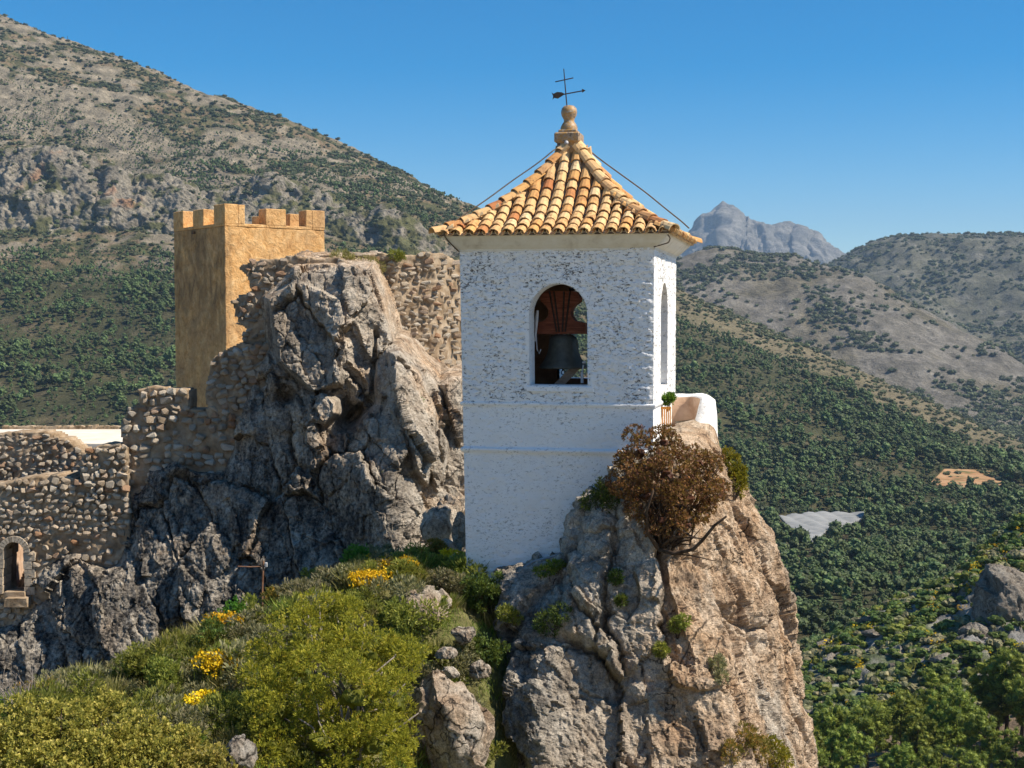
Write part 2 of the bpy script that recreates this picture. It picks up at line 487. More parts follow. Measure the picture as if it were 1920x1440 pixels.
M['far_scrub'] = m_leaf('distant_scrub_leaves', [(0.0, (0.04, 0.052, 0.026)), (0.5, (0.075, 0.09, 0.038)), (1.0, (0.14, 0.145, 0.065))], 0.1, var=0.35)
M['broom'] = m_leaf('bright_green_sprays', [(0.0, (0.09, 0.11, 0.016)), (0.4, (0.32, 0.345, 0.035)), (0.85, (0.56, 0.54, 0.055)), (1.0, (0.70, 0.46, 0.07))], 0.42)
M['lentisk'] = m_leaf('yellow_green_leaves', [(0.0, (0.10, 0.11, 0.022)), (0.5, (0.38, 0.36, 0.065)), (1.0, (0.72, 0.60, 0.16))], 0.38)
M['olive'] = m_leaf('olive_green_leaves', [(0.0, (0.07, 0.09, 0.02)), (0.5, (0.22, 0.25, 0.045)), (1.0, (0.44, 0.42, 0.09))], 0.38)
M['dark_leaf'] = m_leaf('dark_green_leaves', [(0.0, (0.027, 0.048, 0.015)), (0.5, (0.068, 0.112, 0.024)), (1.0, (0.210, 0.285, 0.053))], 0.3)
M['grey_leaf'] = m_leaf('grey_green_leaves', [(0.0, (0.078, 0.086, 0.047)), (0.5, (0.221, 0.215, 0.111)), (1.0, (0.429, 0.364, 0.208))], 0.3)
M['fresh_leaf'] = m_leaf('fresh_green_leaves', [(0.0, (0.03, 0.09, 0.012)), (0.5, (0.07, 0.22, 0.025)), (1.0, (0.16, 0.36, 0.04))], 0.4)
M['russet'] = m_leaf('russet_leaves', [(0.0, (0.07, 0.028, 0.016)), (0.4, (0.19, 0.08, 0.04)), (0.75, (0.27, 0.16, 0.045)), (1.0, (0.52, 0.22, 0.09))], 0.3)
M['gold_leaf'] = m_leaf('golden_green_leaves', [(0.0, (0.05, 0.06, 0.008)), (0.5, (0.20, 0.19, 0.015)), (1.0, (0.42, 0.30, 0.03))], 0.35)
M['rust_leaf'] = m_leaf('rust_tipped_leaves', [(0.0, (0.068, 0.074, 0.016)), (0.5, (0.230, 0.189, 0.041)), (1.0, (0.567, 0.270, 0.068))], 0.35)
M['petal'] = m_leaf('yellow_petals', [(0.0, (0.62, 0.36, 0.01)), (0.5, (0.80, 0.52, 0.012)), (1.0, (0.85, 0.64, 0.03))], 0.3)
M['dry_grass'] = m_leaf('dry_grass_blades', [(0.0, (0.13, 0.13, 0.035)), (0.5, (0.29, 0.26, 0.09)), (1.0, (0.46, 0.40, 0.19))], 0.35)
M['green_grass'] = m_leaf('green_grass_blades', [(0.0, (0.060, 0.120, 0.018)), (0.5, (0.156, 0.252, 0.036)), (1.0, (0.360, 0.432, 0.084))], 0.4)

def m_ground(name, scale, bd):
    t = Mt(name, 0.95, 0.08)
    v = t.coord()
    n = t.noise(v, scale, 8, 0.7, 0.3); n2 = t.noise(v, scale * 6, 5, 0.7)
    c = t.mix(1.0, t.attr('ground', 'Color'), t.ramp(n, [(0.25, 0.5), (0.5, 1.0), (0.75, 1.45)]), 'MULTIPLY')
    c = t.mix(1.0, c, t.ramp(n2, [(0.25, 0.6), (0.5, 1.0), (0.75, 1.35)]), 'MULTIPLY')
    return t.done(c, t.bump(n2, 0.7, bd * 0.4, t.bump(n, 0.9, bd)))
M['mountain'] = m_ground('mountain_ground', 0.045, 9.0)
M['far_mountain'] = m_ground('far_mountain_ground', 0.028, 22.0)
M['ridge'] = m_ground('ridge_ground', 0.35, 1.2)
M['slope'] = m_ground('slope_ground', 3.0, 0.12)
# ================================================================== mountains, hills and valley
def proj(P):
    P = np.asarray(P, float)
    c, s = math.cos(PITCH), math.sin(PITCH)
    d = P[..., 1] * c - P[..., 2] * s
    up = P[..., 1] * s + P[..., 2] * c
    return CX + F * P[..., 0] / d, CY - F * up / d

def loft(curves, px0, px1, nu, nvs):
    cols = np.linspace(px0, px1, nu)
    C = []
    for cv in curves:
        a = np.array(cv, float)
        C.append(at(cols, np.interp(cols, a[:, 0], a[:, 1]), np.interp(cols, a[:, 0], a[:, 2])))
    C = np.array(C)
    n = len(C)
    rows, kk = [], []
    for k in range(n - 1):
        p0, p1, p2, p3 = C[max(k - 1, 0)], C[k], C[k + 1], C[min(k + 2, n - 1)]
        for t in np.linspace(0, 1, nvs[k], endpoint=(k == n - 2)):
            m1, m2 = (p2 - p0) * 0.5, (p3 - p1) * 0.5
            if k == 0: m1 = p2 - p1
            if k == n - 2: m2 = p2 - p1
            m1 = np.clip(m1, -np.abs(p2 - p1) * 2 - 1, np.abs(p2 - p1) * 2 + 1)
            t2, t3 = t * t, t * t * t
            rows.append((2 * t3 - 3 * t2 + 1) * p1 + (t3 - 2 * t2 + t) * m1 * 0.6 + (3 * t2 - 2 * t3) * p2 + (t3 - t2) * m2 * 0.6)
            kk.append(k + t)
    return np.array(rows), np.repeat(np.array(kk)[:, None], nu, 1)

def blend(stops, t):
    """piecewise colour ramp in numpy"""
    xs = [s[0] for s in stops]
    return np.stack([np.interp(t, xs, [s[1][k] for s in stops]) for k in range(3)], -1)

TERRAIN = []                    # (V grid, name) for scattering and for dropping things onto the ground
def sheet(name, G, mat, col, flip=False):
    nr, nc = G.shape[:2]
    V = G.reshape(-1, 3)
    Fq = grid_faces(nr, nc, flip=flip)
    o = obj(name, V, Fq, mat, attrs={'ground': col.reshape(-1, 3)}, smooth_shade=True)
    tag(o, kind='structure')
    TERRAIN.append(G)
    return o

def displaced(G, fn):
    nr, nc = G.shape[:2]
    V = G.reshape(-1, 3)
    N = vnormals(V, grid_faces(nr, nc))
    N[N[:, 2] < 0] *= -1
    return (V + N * fn(V)[:, None]).reshape(G.shape)

ROCKC = [(0.0, (0.10, 0.09, 0.072)), (0.4, (0.225, 0.20, 0.158)), (0.7, (0.34, 0.30, 0.235)), (1.0, (0.46, 0.41, 0.325))]
EARTHC = [(0.0, (0.17, 0.12, 0.075)), (0.5, (0.30, 0.215, 0.135)), (1.0, (0.42, 0.32, 0.215))]
SCRUBC = [(0.0, (0.07, 0.075, 0.035)), (0.5, (0.12, 0.12, 0.055)), (1.0, (0.20, 0.185, 0.09))]

# ---- unseen valley floor out to the horizon, added to bounce sun into shade
rr_ = np.concatenate([[0.0], np.geomspace(60, 45000, 60)]); aa_ = np.linspace(0, 2 * math.pi, 97)
RR, AA = np.meshgrid(rr_, aa_, indexing='ij')
G = np.stack([RR * np.cos(AA), 300 + RR * np.sin(AA), np.full(RR.shape, -300.0)], -1)
V = G.reshape(-1, 3); n1 = fbm(V / 900.0, 4, 3) * 0.5 + 0.5
tag(obj('valley_bounce_floor', V, grid_faces(len(rr_), len(aa_), flip=True), M['mountain'], attrs={'ground': blend([(0, (0.17, 0.16, 0.09)), (0.5, (0.27, 0.23, 0.15)), (1, (0.38, 0.33, 0.24))], n1)}, smooth_shade=True), kind='structure')

# ---- the long mountain whose skyline runs down from left to right behind both towers
crest = [(-700, -270, 2700), (-300, -90, 2500), (0, 45, 2350), (90, 84, 2320), (240, 132, 2280), (330, 174, 2240), (480, 222, 2170), (560, 246, 2120),
         (650, 290, 2060), (760, 340, 2000), (830, 378, 1960), (900, 408, 1920), (1070, 470, 1850), (1265, 540, 1760), (1400, 600, 1660), (1600, 690, 1520),
         (1830, 792, 1380), (1920, 830, 1300), (2500, 1020, 1100)]
back = [(p, q + 40 + 0.03 * y, y * 1.5) for p, q, y in crest]
midc = [(-700, 330, 1750), (0, 420, 1620), (300, 450, 1560), (580, 470, 1480), (870, 590, 1300), (1265, 820, 960), (1600, 905, 870), (1920, 925, 880), (2500, 980, 900)]
lowc = [(-700, 900, 800), (0, 860, 850), (300, 850, 850), (870, 960, 760), (1265, 1060, 620), (1500, 1035, 640), (1650, 1035, 650), (1920, 1010, 660), (2500, 1000, 700)]
nearc = [(-700, 1300, 550), (300, 1250, 560), (1265, 1230, 360), (1600, 1200, 370), (1920, 1160, 390), (2500, 1150, 420)]
basec = [(-700, 2200, 300), (300, 2200, 300), (1265, 1700, 170), (1920, 1650, 180), (2500, 1600, 200)]
G, kk = loft([back, crest, midc, lowc, nearc, basec], -700, 2500, 640, [24, 170, 190, 70, 40])
kkf = kk.ravel()
def f_mtn(V):
    px, py = proj(V)
    left = smooth(1300, 700, px) * smooth(3.05, 2.2, kkf)
    a = 26 * ridged(V / 420.0, 5, 3) * left + 9 * fbm(V / 150.0, 5, 9) + 7 * ridged(V / 60.0, 3, 17) * left + 3.0 * fbm(V / 38.0, 3, 23)
    return a * smooth(0.2, 1.25, kkf) * 0.9 * np.where(kkf > 3, 0.45, 1.0) + 4 * fbm(V / 45.0, 3, 5) * smooth(1.4, 0.8, kkf)
G = displaced(G, f_mtn)
V = G.reshape(-1, 3); px, py = proj(V)
n1 = fbm(V / 130.0, 5, 31) * 0.5 + 0.5; n2 = fbm(V / 38.0, 5, 37) * 0.5 + 0.5; n3 = fbm(V / 16.0, 3, 41) * 0.5 + 0.5
rocky = 0.95 * smooth(0.50, 0.56, n1 * 0.55 + n2 * 0.45 + 0.05 * smooth(500, 200, py))
cA = blend(SCRUBC, n2 * 0.6 + n3 * 0.4)
cA = cA * (1 - 0.8 * smooth(0.47, 0.56, n3)[:, None]) + 0.8 * smooth(0.47, 0.56, n3)[:, None] * blend(EARTHC, n2)
cA = cA * (1 - rocky[:, None]) + rocky[:, None] * blend(ROCKC, n3 * 1.3 - 0.15) * np.array((1.12, 1.08, 1.0))
right = smooth(1180, 1300, px)
floor_ = blend([(0, (0.05, 0.055, 0.028)), (0.5, (0.085, 0.085, 0.042)), (0.75, (0.20, 0.155, 0.095)), (1, (0.33, 0.27, 0.19))], n2 * 0.55 + n3 * 0.45)
cA = cA * (1 - right[:, None]) + right[:, None] * floor_
lf = (smooth(470, 540, py) * smooth(900, 800, px))[:, None]
cA = cA * (1 - lf) + lf * floor_
crestband = (right * smooth(70, 25, py - np.interp(px, [c[0] for c in crest], [c[1] for c in crest])))[:, None]
cA = cA * (1 - crestband) + crestband * blend([(0, (0.12, 0.11, 0.06)), (1, (0.27, 0.22, 0.14))], n2)
cA[(px < 1200)] *= 0.85
sheet('mountain', G, M['mountain'], cA)
GA = G

# ---- limestone cliff band in front of its left flank
ccr = [(-500, 330, 1180), (-120, 300, 1170), (0, 290, 1160), (110, 286, 1150), (160, 300, 1150), (186, 322, 1150), (205, 312, 1140), (232, 330, 1140), (252, 350, 1140), (262, 338, 1150),
       (300, 336, 1150), (352, 352, 1140), (390, 376, 1140), (425, 366, 1150), (470, 345, 1150), (505, 335, 1140), (545, 352, 1130), (600, 372, 1120), (640, 388, 1110),
       (690, 415, 1090), (720, 396, 1080), (760, 420, 1070), (830, 470, 1060), (900, 520, 1050), (1050, 640, 1040)]
ccr = [(p, q, y * 1.38) for p, q, y in ccr]
cbk = [(p, q + 30, y + 160) for p, q, y in ccr]
cft = [(-500, 440, 1120), (0, 428, 1100), (120, 432, 1100), (250, 440, 1090), (330, 450, 1080), (450, 470, 1060), (600, 500, 1040), (760, 540, 1010), (900, 610, 990), (1050, 700, 980)]
cft = [(p, q, y * 1.38) for p, q, y in cft]
cfb = [(p, q + 130, y - 50) for p, q, y in cft]
G, kk = loft([cbk, ccr, cft, cfb], -500, 1050, 460, [16, 120, 30])
kkf = kk.ravel()
def f_cliff(V):
    Q = V / np.array((32.0, 32.0, 90.0))
    m = smooth(0.6, 1.15, kkf) * smooth(3.0, 2.2, kkf)
    F1, F2, rel, rnd = worley(V / np.array((26.0, 26.0, 48.0)), 5)
    return m * (9 * ridged(Q, 5, 51, 0.6) + 8 * (rnd[:, 3] - 0.5) + 5 * ridged(V / np.array((9.0, 9.0, 22.0)), 3, 57)) + 3 * fbm(V / 30.0, 3, 59) * smooth(1.6, 0.9, kkf)
G = displaced(G, f_cliff)
V = G.reshape(-1, 3); px, py = proj(V)
n1 = fbm(V / 60.0, 5, 61) * 0.5 + 0.5; n2 = fbm(V / np.array((10.0, 10.0, 26.0)), 5, 67) * 0.5 + 0.5; n3 = fbm(V / 7.0, 3, 71) * 0.5 + 0.5
cB = blend(ROCKC, n2 * 0.8 + n3 * 0.5 - 0.12)
och = (smooth(0.60, 0.7, n1) * smooth(650, 500, px))[:, None]
cB = cB * (1 - och) + och * blend([(0, (0.25, 0.13, 0.07)), (1, (0.46, 0.29, 0.18))], n2)
veg = (smooth(0.55, 0.64, fbm(V / 24.0, 4, 73) * 0.5 + 0.5 + 0.2 * smooth(1.75, 2.3, kkf) + 0.10 * smooth(450, 650, px)))[:, None]
cB = cB * (1 - veg) + veg * blend(SCRUBC, n3)
sheet('cliff', G, M['mountain'], cB)
GB = G

# ---- grey ridge beyond the valley on the right
r3 = [(1080, 600, 3000), (1265, 496, 2950), (1290, 486, 2930), (1340, 476, 2900), (1400, 479, 2880), (1480, 484, 2850), (1530, 501, 2820), (1600, 524, 2780), (1700, 572, 2700), (1800, 628, 2620), (1850, 655, 2560), (1920, 700, 2480), (2400, 900, 2200)]
G, kk = loft([[(p, q + 60, y * 1.25) for p, q, y in r3], r3, [(1080, 760, 2300), (1265, 720, 2300), (1500, 760, 2150), (1700, 820, 2000), (1920, 860, 1900), (2400, 960, 1800)],
              [(1080, 950, 1700), (1920, 980, 1500), (2400, 1000, 1500)]], 1080, 2400, 330, [14, 150, 16])
kkf = kk.ravel()
G = displaced(G, lambda V: (34 * ridged(V / np.array((330.0, 520.0, 330.0)), 5, 81) + 14 * fbm(V / 110.0, 5, 83)) * smooth(0.7, 1.35, kkf) + 10 * fbm(V / 90.0, 4, 87) * smooth(1.5, 0.9, kkf))
V = G.reshape(-1, 3); px, py = proj(V)
n1 = fbm(V / 190.0, 5, 91) * 0.5 + 0.5; n2 = fbm(V / 45.0, 5, 93) * 0.5 + 0.5; n3 = fbm(V / 20.0, 4, 95) * 0.5 + 0.5
cC = blend([(0, (0.10, 0.095, 0.075)), (0.45, (0.20, 0.18, 0.145)), (0.7, (0.29, 0.265, 0.225)), (1, (0.38, 0.355, 0.31))], n2 * 0.6 + n3 * 0.6 - 0.1)
g_ = (0.75 * smooth(0.46, 0.62, n1))[:, None]
cC = cC * (1 - g_) + g_ * blend([(0, (0.10, 0.09, 0.05)), (1, (0.24, 0.20, 0.12))], n3)
sheet('grey_ridge', G, M['far_mountain'], cC)
GC = G

# ---- broad hill on the right skyline
r4 = [(1380, 600, 4300), (1480, 545, 4250), (1590, 492, 4200), (1640, 462, 4150), (1690, 445, 4100), (1760, 448, 4050), (1850, 449, 4000), (1920, 447, 3950), (2400, 430, 3800)]
G, kk = loft([[(p, q + 45, y * 1.25) for p, q, y in r4], r4, [(1380, 700, 3300), (1600, 640, 3200), (1920, 680, 3000), (2400, 700, 2900)], [(1380, 860, 2300), (1920, 860, 2300), (2400, 880, 2300)]], 1380, 2400, 260, [14, 130, 40])
kkf = kk.ravel()
G = displaced(G, lambda V: (60 * ridged(V / np.array((420.0, 700.0, 420.0)), 5, 101) + 18 * fbm(V / 140.0, 5, 103)) * smooth(0.75, 1.4, kkf) + 8 * fbm(V / 120.0, 3, 107) * smooth(1.5, 0.9, kkf))
V = G.reshape(-1, 3)
n1 = fbm(V / 260.0, 5, 111) * 0.5 + 0.5; n2 = fbm(V / 60.0, 5, 113) * 0.5 + 0.5; n3 = fbm(V / 28.0, 4, 115) * 0.5 + 0.5
cD = blend([(0, (0.075, 0.08, 0.05)), (0.5, (0.15, 0.145, 0.10)), (0.75, (0.26, 0.245, 0.20)), (1, (0.36, 0.34, 0.295))], n2 * 0.55 + n3 * 0.5)
sheet('hill', G, M['far_mountain'], cD)
GD = G

# ---- far bare peak
r5 = [(1050, 560, 9500), (1200, 510, 9400), (1265, 472, 9300), (1290, 447, 9250), (1316, 427, 9200), (1328, 402, 9200), (1340, 390, 9200), (1355, 378, 9200), (1367, 384, 9200), (1378, 402, 9200), (1395, 411, 9200),
      (1412, 420, 9150), (1436, 429, 9100), (1450, 434, 9100), (1461, 424, 9100), (1474, 422, 9100), (1486, 434, 9100), (1497, 428, 9100), (1508, 440, 9100), (1529, 443, 9050), (1548, 457, 9000), (1575, 477, 9000), (1592, 492, 9000), (1720, 560, 8900)]
G, kk = loft([[(p, q + 60, y * 1.15) for p, q, y in r5], r5, [(1050, 600, 8300), (1720, 600, 8000)], [(1050, 760, 6800), (1720, 760, 6600)]], 1050, 1720, 300, [12, 130, 20])
kkf = kk.ravel()
G = displaced(G, lambda V: (85 * ridged(V / np.array((420.0, 900.0, 600.0)), 5, 121) + 60 * fbm(V / 170.0, 5, 123) + 75 * ridged(V / np.array((150.0, 400.0, 300.0)), 4, 129)) * smooth(0.98, 1.3, kkf) + 6 * fbm(V / 80.0, 3, 127) * smooth(1.4, 0.9, kkf))
V = G.reshape(-1, 3)
n2 = fbm(V / np.array((110.0, 110.0, 260.0)), 5, 131) * 0.5 + 0.5
cE = blend([(0, (0.11, 0.11, 0.10)), (0.5, (0.22, 0.21, 0.19)), (1, (0.36, 0.34, 0.30))], n2 * 1.2 - 0.1)
lowv = (smooth(470, 520, proj(V)[1]) * 0.5)[:, None]
cE = cE * (1 - lowv) + lowv * np.array((0.12, 0.13, 0.08))
sheet('far_peak', G, M['far_mountain'], cE)

# ---- rocky spur in the near valley, lower right
s0 = [(1400, 1330, 215), (1490, 1262, 222), (1560, 1214, 228), (1640, 1160, 233), (1700, 1128, 238), (1800, 1085, 244), (1850, 1030, 246), (1920, 985, 250), (2000, 950, 255), (2300, 850, 270)]
s_b = [(p, q + 60, y + 45) for p, q, y in s0]
s1 = [(1400, 1420, 190), (1500, 1345, 192), (1600, 1310, 195), (1700, 1270, 198), (1800, 1210, 202), (1920, 1150, 208), (2300, 1050, 225)]
s2 = [(1400, 1480, 172), (1500, 1420, 172), (1700, 1400, 174), (1830, 1380, 176), (1920, 1330, 180), (2300, 1240, 190)]
s3 = [(1400, 1560, 146), (1700, 1520, 148), (1920, 1490, 150), (2300, 1420, 155)]
s4 = [(1400, 1800, 118), (1920, 1780, 120), (2300, 1720, 125)]
G, kk = loft([s_b, s0, s1, s2, s3, s4], 1400, 2300, 330, [16, 70, 60, 40, 20])
kkf = kk.ravel()
def f_spur(V):
    px, py = proj(V)
    F1, F2, rel, rnd = worley(V / 4.2, 15)
    m = smooth(0.5, 1.2, kkf) * smooth(3.2, 2.7, kkf)
    crag = smooth(1640, 1850, px + 20 * fbm(V / 9.0, 2, 3)) * smooth(1.15, 1.7, kkf)
    return m * (1.6 * ridged(V / 13.0, 4, 141) + (0.5 + 1.9 * crag) * (rnd[:, 3] - 0.45) + 0.7 * fbm(V / 3.0, 3, 143)) + 0.5 * fbm(V / 6.0, 3, 147)
G = displaced(G, f_spur)
V = G.reshape(-1, 3); px, py = proj(V)
n1 = fbm(V / 12.0, 4, 151) * 0.5 + 0.5; n2 = fbm(V / 3.5, 5, 153) * 0.5 + 0.5
cF = blend([(0, (0.12, 0.115, 0.11)), (0.5, (0.26, 0.25, 0.23)), (1, (0.42, 0.40, 0.36))], n2 * 1.3 - 0.15)
vg = 0.8 * (smooth(0.48, 0.58, n1 + 0.14 * smooth(1.35, 0.9, kkf) - 0.1 * smooth(1700, 1850, px)))[:, None]
cF = cF * (1 - vg) + vg * blend([(0, (0.04, 0.065, 0.02)), (0.6, (0.10, 0.14, 0.035)), (1, (0.22, 0.25, 0.07))], n2)
eth = (smooth(2.6, 3.1, kkf))[:, None]
cF = cF * (1 - eth) + eth * blend([(0, (0.12, 0.09, 0.06)), (1, (0.34, 0.25, 0.17))], n2)
sheet('rocky_spur', G, M['ridge'], cF)
GF = G

# ------------------------------------------------------------------ dropping and aiming at the terrain
def bvh_of(Gs):
    vs, ps, n = [], [], 0
    for g in Gs:
        vs += [tuple(p) for p in g.reshape(-1, 3).tolist()]
        ps += [tuple(q) for q in (grid_faces(*g.shape[:2]) + n).tolist()]
        n += g.shape[0] * g.shape[1]
    return BVHTree.FromPolygons(vs, ps)
BV_FAR = bvh_of([GA[60::2, ::2], GF])
def drop(x, y, bv=None, top=1500.0):
    h = (bv or BV_FAR).ray_cast(Vector((x, y, top)), Vector((0, 0, -1)))
    return h[0]
def shoot(px, py, bv=None):
    u, b, c = ray(px, py)
    h = (bv or BV_FAR).ray_cast(Vector((0, 0, 0)), Vector((float(u), float(b), float(c))).normalized())
    return h[0]

def scatter(G, n, seed, rows=None):
    """n random points on a sheet, even per square metre"""
    r = np.random.default_rng(seed)
    if rows: G = G[rows[0]:rows[1]]
    a, b, c, d = G[:-1, :-1], G[:-1, 1:], G[1:, 1:], G[1:, :-1]
    ar = np.linalg.norm(np.cross(c - a, d - b), axis=-1).ravel()
    k = r.choice(len(ar), n, p=ar / ar.sum())
    u, v = r.random((2, n, 1))
    f = lambda q: q.reshape(-1, 3)[k]
    return f(a) * (1 - u) * (1 - v) + f(b) * u * (1 - v) + f(c) * u * v + f(d) * (1 - u) * v
# ================================================================== plants
def rand_dirs(n, r):
    d = r.normal(size=(n, 3)); return d / np.linalg.norm(d, axis=1)[:, None]

def blades(P, D, L, W, r, tint=None, bend=0.0):
    """one narrow leaf (two triangles) per point, along D"""
    n = len(P)
    S = np.cross(D, rand_dirs(n, r)); S /= np.linalg.norm(S, axis=1)[:, None] + 1e-9
    L = np.broadcast_to(np.asarray(L, float), (n,))[:, None]; W = np.broadcast_to(np.asarray(W, float), (n,))[:, None]
    mid = P + D * L * 0.5
    V = np.stack([P, mid + S * W * 0.5, P + D * L + np.array((0, 0, -1.0)) * bend * L, mid - S * W * 0.5], 1).reshape(-1, 3)
    Fq = np.arange(4 * n).reshape(n, 4)
    t = np.repeat(np.clip(r.random(n) if tint is None else tint, 0, 1), 4)
    return V, Fq, t

def crown_points(lobes, n, r, shell=0.55):
    """points and outward directions spread over ellipsoid lobes (cx,cy,cz,rx,ry,rz)"""
    L = np.array(lobes, float)
    w = (L[:, 3] * L[:, 4] * L[:, 5]) ** (2 / 3); k = r.choice(len(L), n, p=w / w.sum())
    d = rand_dirs(n, r)
    rad = shell + (1 - shell) * r.random(n) ** 0.6
    P = L[k, :3] + d * L[k, 3:] * rad[:, None]
    # keep a point only when it is not deep inside another lobe
    q = np.ones(n, bool)
    for l in L:
        q &= (((P - l[:3]) / l[3:]) ** 2).sum(1) > (shell * 0.8) ** 2
    return P[q], d[q]

def tree_crown(lobes, tufts, per, L, W, seed, spread=0.8, up=0.25, light=None, shell=0.55):
    r = np.random.default_rng(seed)
    P, D = crown_points(lobes, tufts, r, shell)
    n = len(P)
    Dp = np.repeat(D, per, 0) + rand_dirs(n * per, r) * spread + np.array((0, 0, up))
    Dp /= np.linalg.norm(Dp, axis=1)[:, None]
    tt = np.repeat(r.random(n), per) * 0.65 + r.random(n * per) * 0.35
    if light is not None: tt = tt * 0.8 + light * 0.2
    Pp = np.repeat(P, per, 0) + rand_dirs(n * per, r) * L * 0.35
    return blades(Pp, Dp, L * r.uniform(0.6, 1.25, n * per), W * r.uniform(0.7, 1.3, n * per), r, tt)

def limbs(mb, base, targets, r0, r, seg=5, sag=0.15):
    base = np.asarray(base, float)
    for tg in targets:
        tg = np.asarray(tg, float)
        n = 5
        tt = np.linspace(0, 1, n)[:, None]
        pts = base + (tg - base) * tt
        pts[1:-1] += r.normal(size=(n - 2, 3)) * np.linalg.norm(tg - base) * 0.07
        pts[:, 2] += -sag * np.sin(tt[:, 0] * math.pi) * np.linalg.norm(tg - base)
        mb.tube(pts, np.linspace(r0, r0 * 0.25, n), seg)

# ---- Aleppo pines: unit tree 1 m tall, scaled where it stands
def pine_lobes(r, n=10):
    L = []
    lean = r.normal(size=2) * 0.05
    for k in range(n):
        z = r.uniform(0.34, 0.86)
        w = 0.30 * math.sin(math.pi * min(1, (z - 0.16) / 0.80)) ** 0.7 * r.uniform(0.45, 1.0)
        a = r.uniform(0, 2 * math.pi)
        s = r.uniform(0.10, 0.18)
        L.append((w * math.cos(a) + lean[0] * z, w * math.sin(a) + lean[1] * z, z, s * 1.15, s * 1.15, s * 0.8))
    L.append((lean[0], lean[1], 0.87, 0.14, 0.14, 0.12))
    L.append((0, 0, 0.62, 0.20, 0.20, 0.17))
    return L

def pine_parts(seed, tufts, per, Ln, Wd, nl=11):
    r = np.random.default_rng(seed)
    lb = pine_lobes(r, nl)
    V, Fq, t = tree_crown(lb, tufts, per, Ln, Wd, seed + 1, 0.75, 0.3, shell=0.5)
    mb = MB()
    zs = np.linspace(-0.02, 0.8, 7)
    tr = np.stack([0.012 * np.sin(zs * 7 + seed), 0.012 * np.cos(zs * 5 + seed), zs], 1); tr[0, :2] = 0
    mb.tube(tr, np.linspace(0.026, 0.007, 7), 6)
    for l in lb[:7]:
        z = l[2] * 0.72
        limbs(mb, (np.interp(z, zs, tr[:, 0]), np.interp(z, zs, tr[:, 1]), z), [(l[0] * .9, l[1] * .9, l[2])], 0.010, r, 4, 0.05)
    return V, Fq, t, mb

def ico(sub):
    bm = bmesh.new(); bmesh.ops.create_icosphere(bm, subdivisions=sub, radius=1.0); bm.verts.index_update()
    V = np.array([v.co[:] for v in bm.verts]); Ft = np.array([[v.index for v in f.verts] for f in bm.faces]); bm.free()
    return V, Ft
ICO1, ICO2 = ico(1), ico(2)
def lumps(lobes, seed, base=ICO2, jag=0.28, leaf=0, L=0.1, W=0.06):
    """clumped crown: jagged lumps of foliage with loose sprays on the outline"""
    r = np.random.default_rng(seed)
    VV, FF, TT, n = [], [], [], 0
    for l in lobes:
        q = base[0] * (1 + r.uniform(-jag, jag, (len(base[0]), 1))) * np.array(l[3:]) + np.array(l[:3]) + r.normal(size=base[0].shape) * np.mean(l[3:]) * 0.08
        VV.append(q); FF.append(np.column_stack([base[1], base[1][:, 2]]) + n); n += len(q)
        TT.append(np.clip(r.uniform(0.2, 0.7) + r.normal(size=len(q)) * 0.22, 0, 1))
    V, Fq, t = np.concatenate(VV), np.concatenate(FF), np.concatenate(TT)
    tris = Fq[:, :3]
    if leaf:
        Vb, Fb, tb = tree_crown(lobes, leaf, 2, L, W, seed + 3, 0.8, 0.3, shell=0.85)
        tris = np.concatenate([tris, Fb[:, [0, 1, 2]] + len(V), Fb[:, [0, 2, 3]] + len(V)]); V = np.concatenate([V, Vb]); t = np.concatenate([t, tb])
    return V, tris, t
def sublobes(lobes, n, r, rad, shell=0.75):
    """small clumps spread over the outside of bigger lobes"""
    P, D = crown_points(lobes, n * 2, r, shell)
    k = r.permutation(len(P))[:n]
    q = r.uniform(*rad, len(k))
    return [(*(P[i]), a * r.uniform(0.9, 1.2), a * r.uniform(0.9, 1.2), a * r.uniform(0.7, 1.0)) for i, a in zip(k, q)]

NEAR_PINES = []
for k in range(5):
    r = np.random.default_rng(300 + k)
    _, _, _, mb = pine_parts(300 + k, 20, 1, 0.04, 0.01, 10)
    lb = sublobes(pine_lobes(np.random.default_rng(300 + k), 11), 170, r, (0.025, 0.05), 0.7)
    V, Fq, t = lumps(lb, 310 + k, ICO1, 0.25, 0)
    Vb, Fb, tb = tree_crown(lb, 4200, 4, 0.024, 0.0065, 320 + k, 0.7, 0.4, shell=0.9)
    Fq = np.concatenate([Fq, Fb[:, [0, 1, 2]] + len(V), Fb[:, [0, 2, 3]] + len(V)]); V = np.concatenate([V, Vb]); t = np.concatenate([t * 0.8, tb])
    NEAR_PINES.append((mesh_data('pine_crown', V, Fq, M['pine'], attrs={'tint': t}), mb.data('pine_trunk', M['bark'], True)))
FAR_PINES = []
for k in range(7):
    r = np.random.default_rng(400 + k)
    V, Fq, t = lumps(pine_lobes(r, 8), 400 + k, ICO2, 0.3, 60, 0.11, 0.06)
    tv, tf = np.array([(-.015, 0, 0), (.015, 0, 0), (.01, 0, .5), (-.01, 0, .5), (0, -.015, 0), (0, .015, 0), (0, .01, .5), (0, -.01, .5)]), np.array([(0, 1, 2), (0, 2, 3), (4, 5, 6), (4, 6, 7)])
    FAR_PINES.append(mesh_data('pine', np.concatenate([V, tv]), np.concatenate([Fq, tf + len(V)]), [M['far_pine'], M['bark']],
                               attrs={'tint': np.concatenate([t, np.zeros(8)])}, mi=[0] * len(Fq) + [1] * 4))
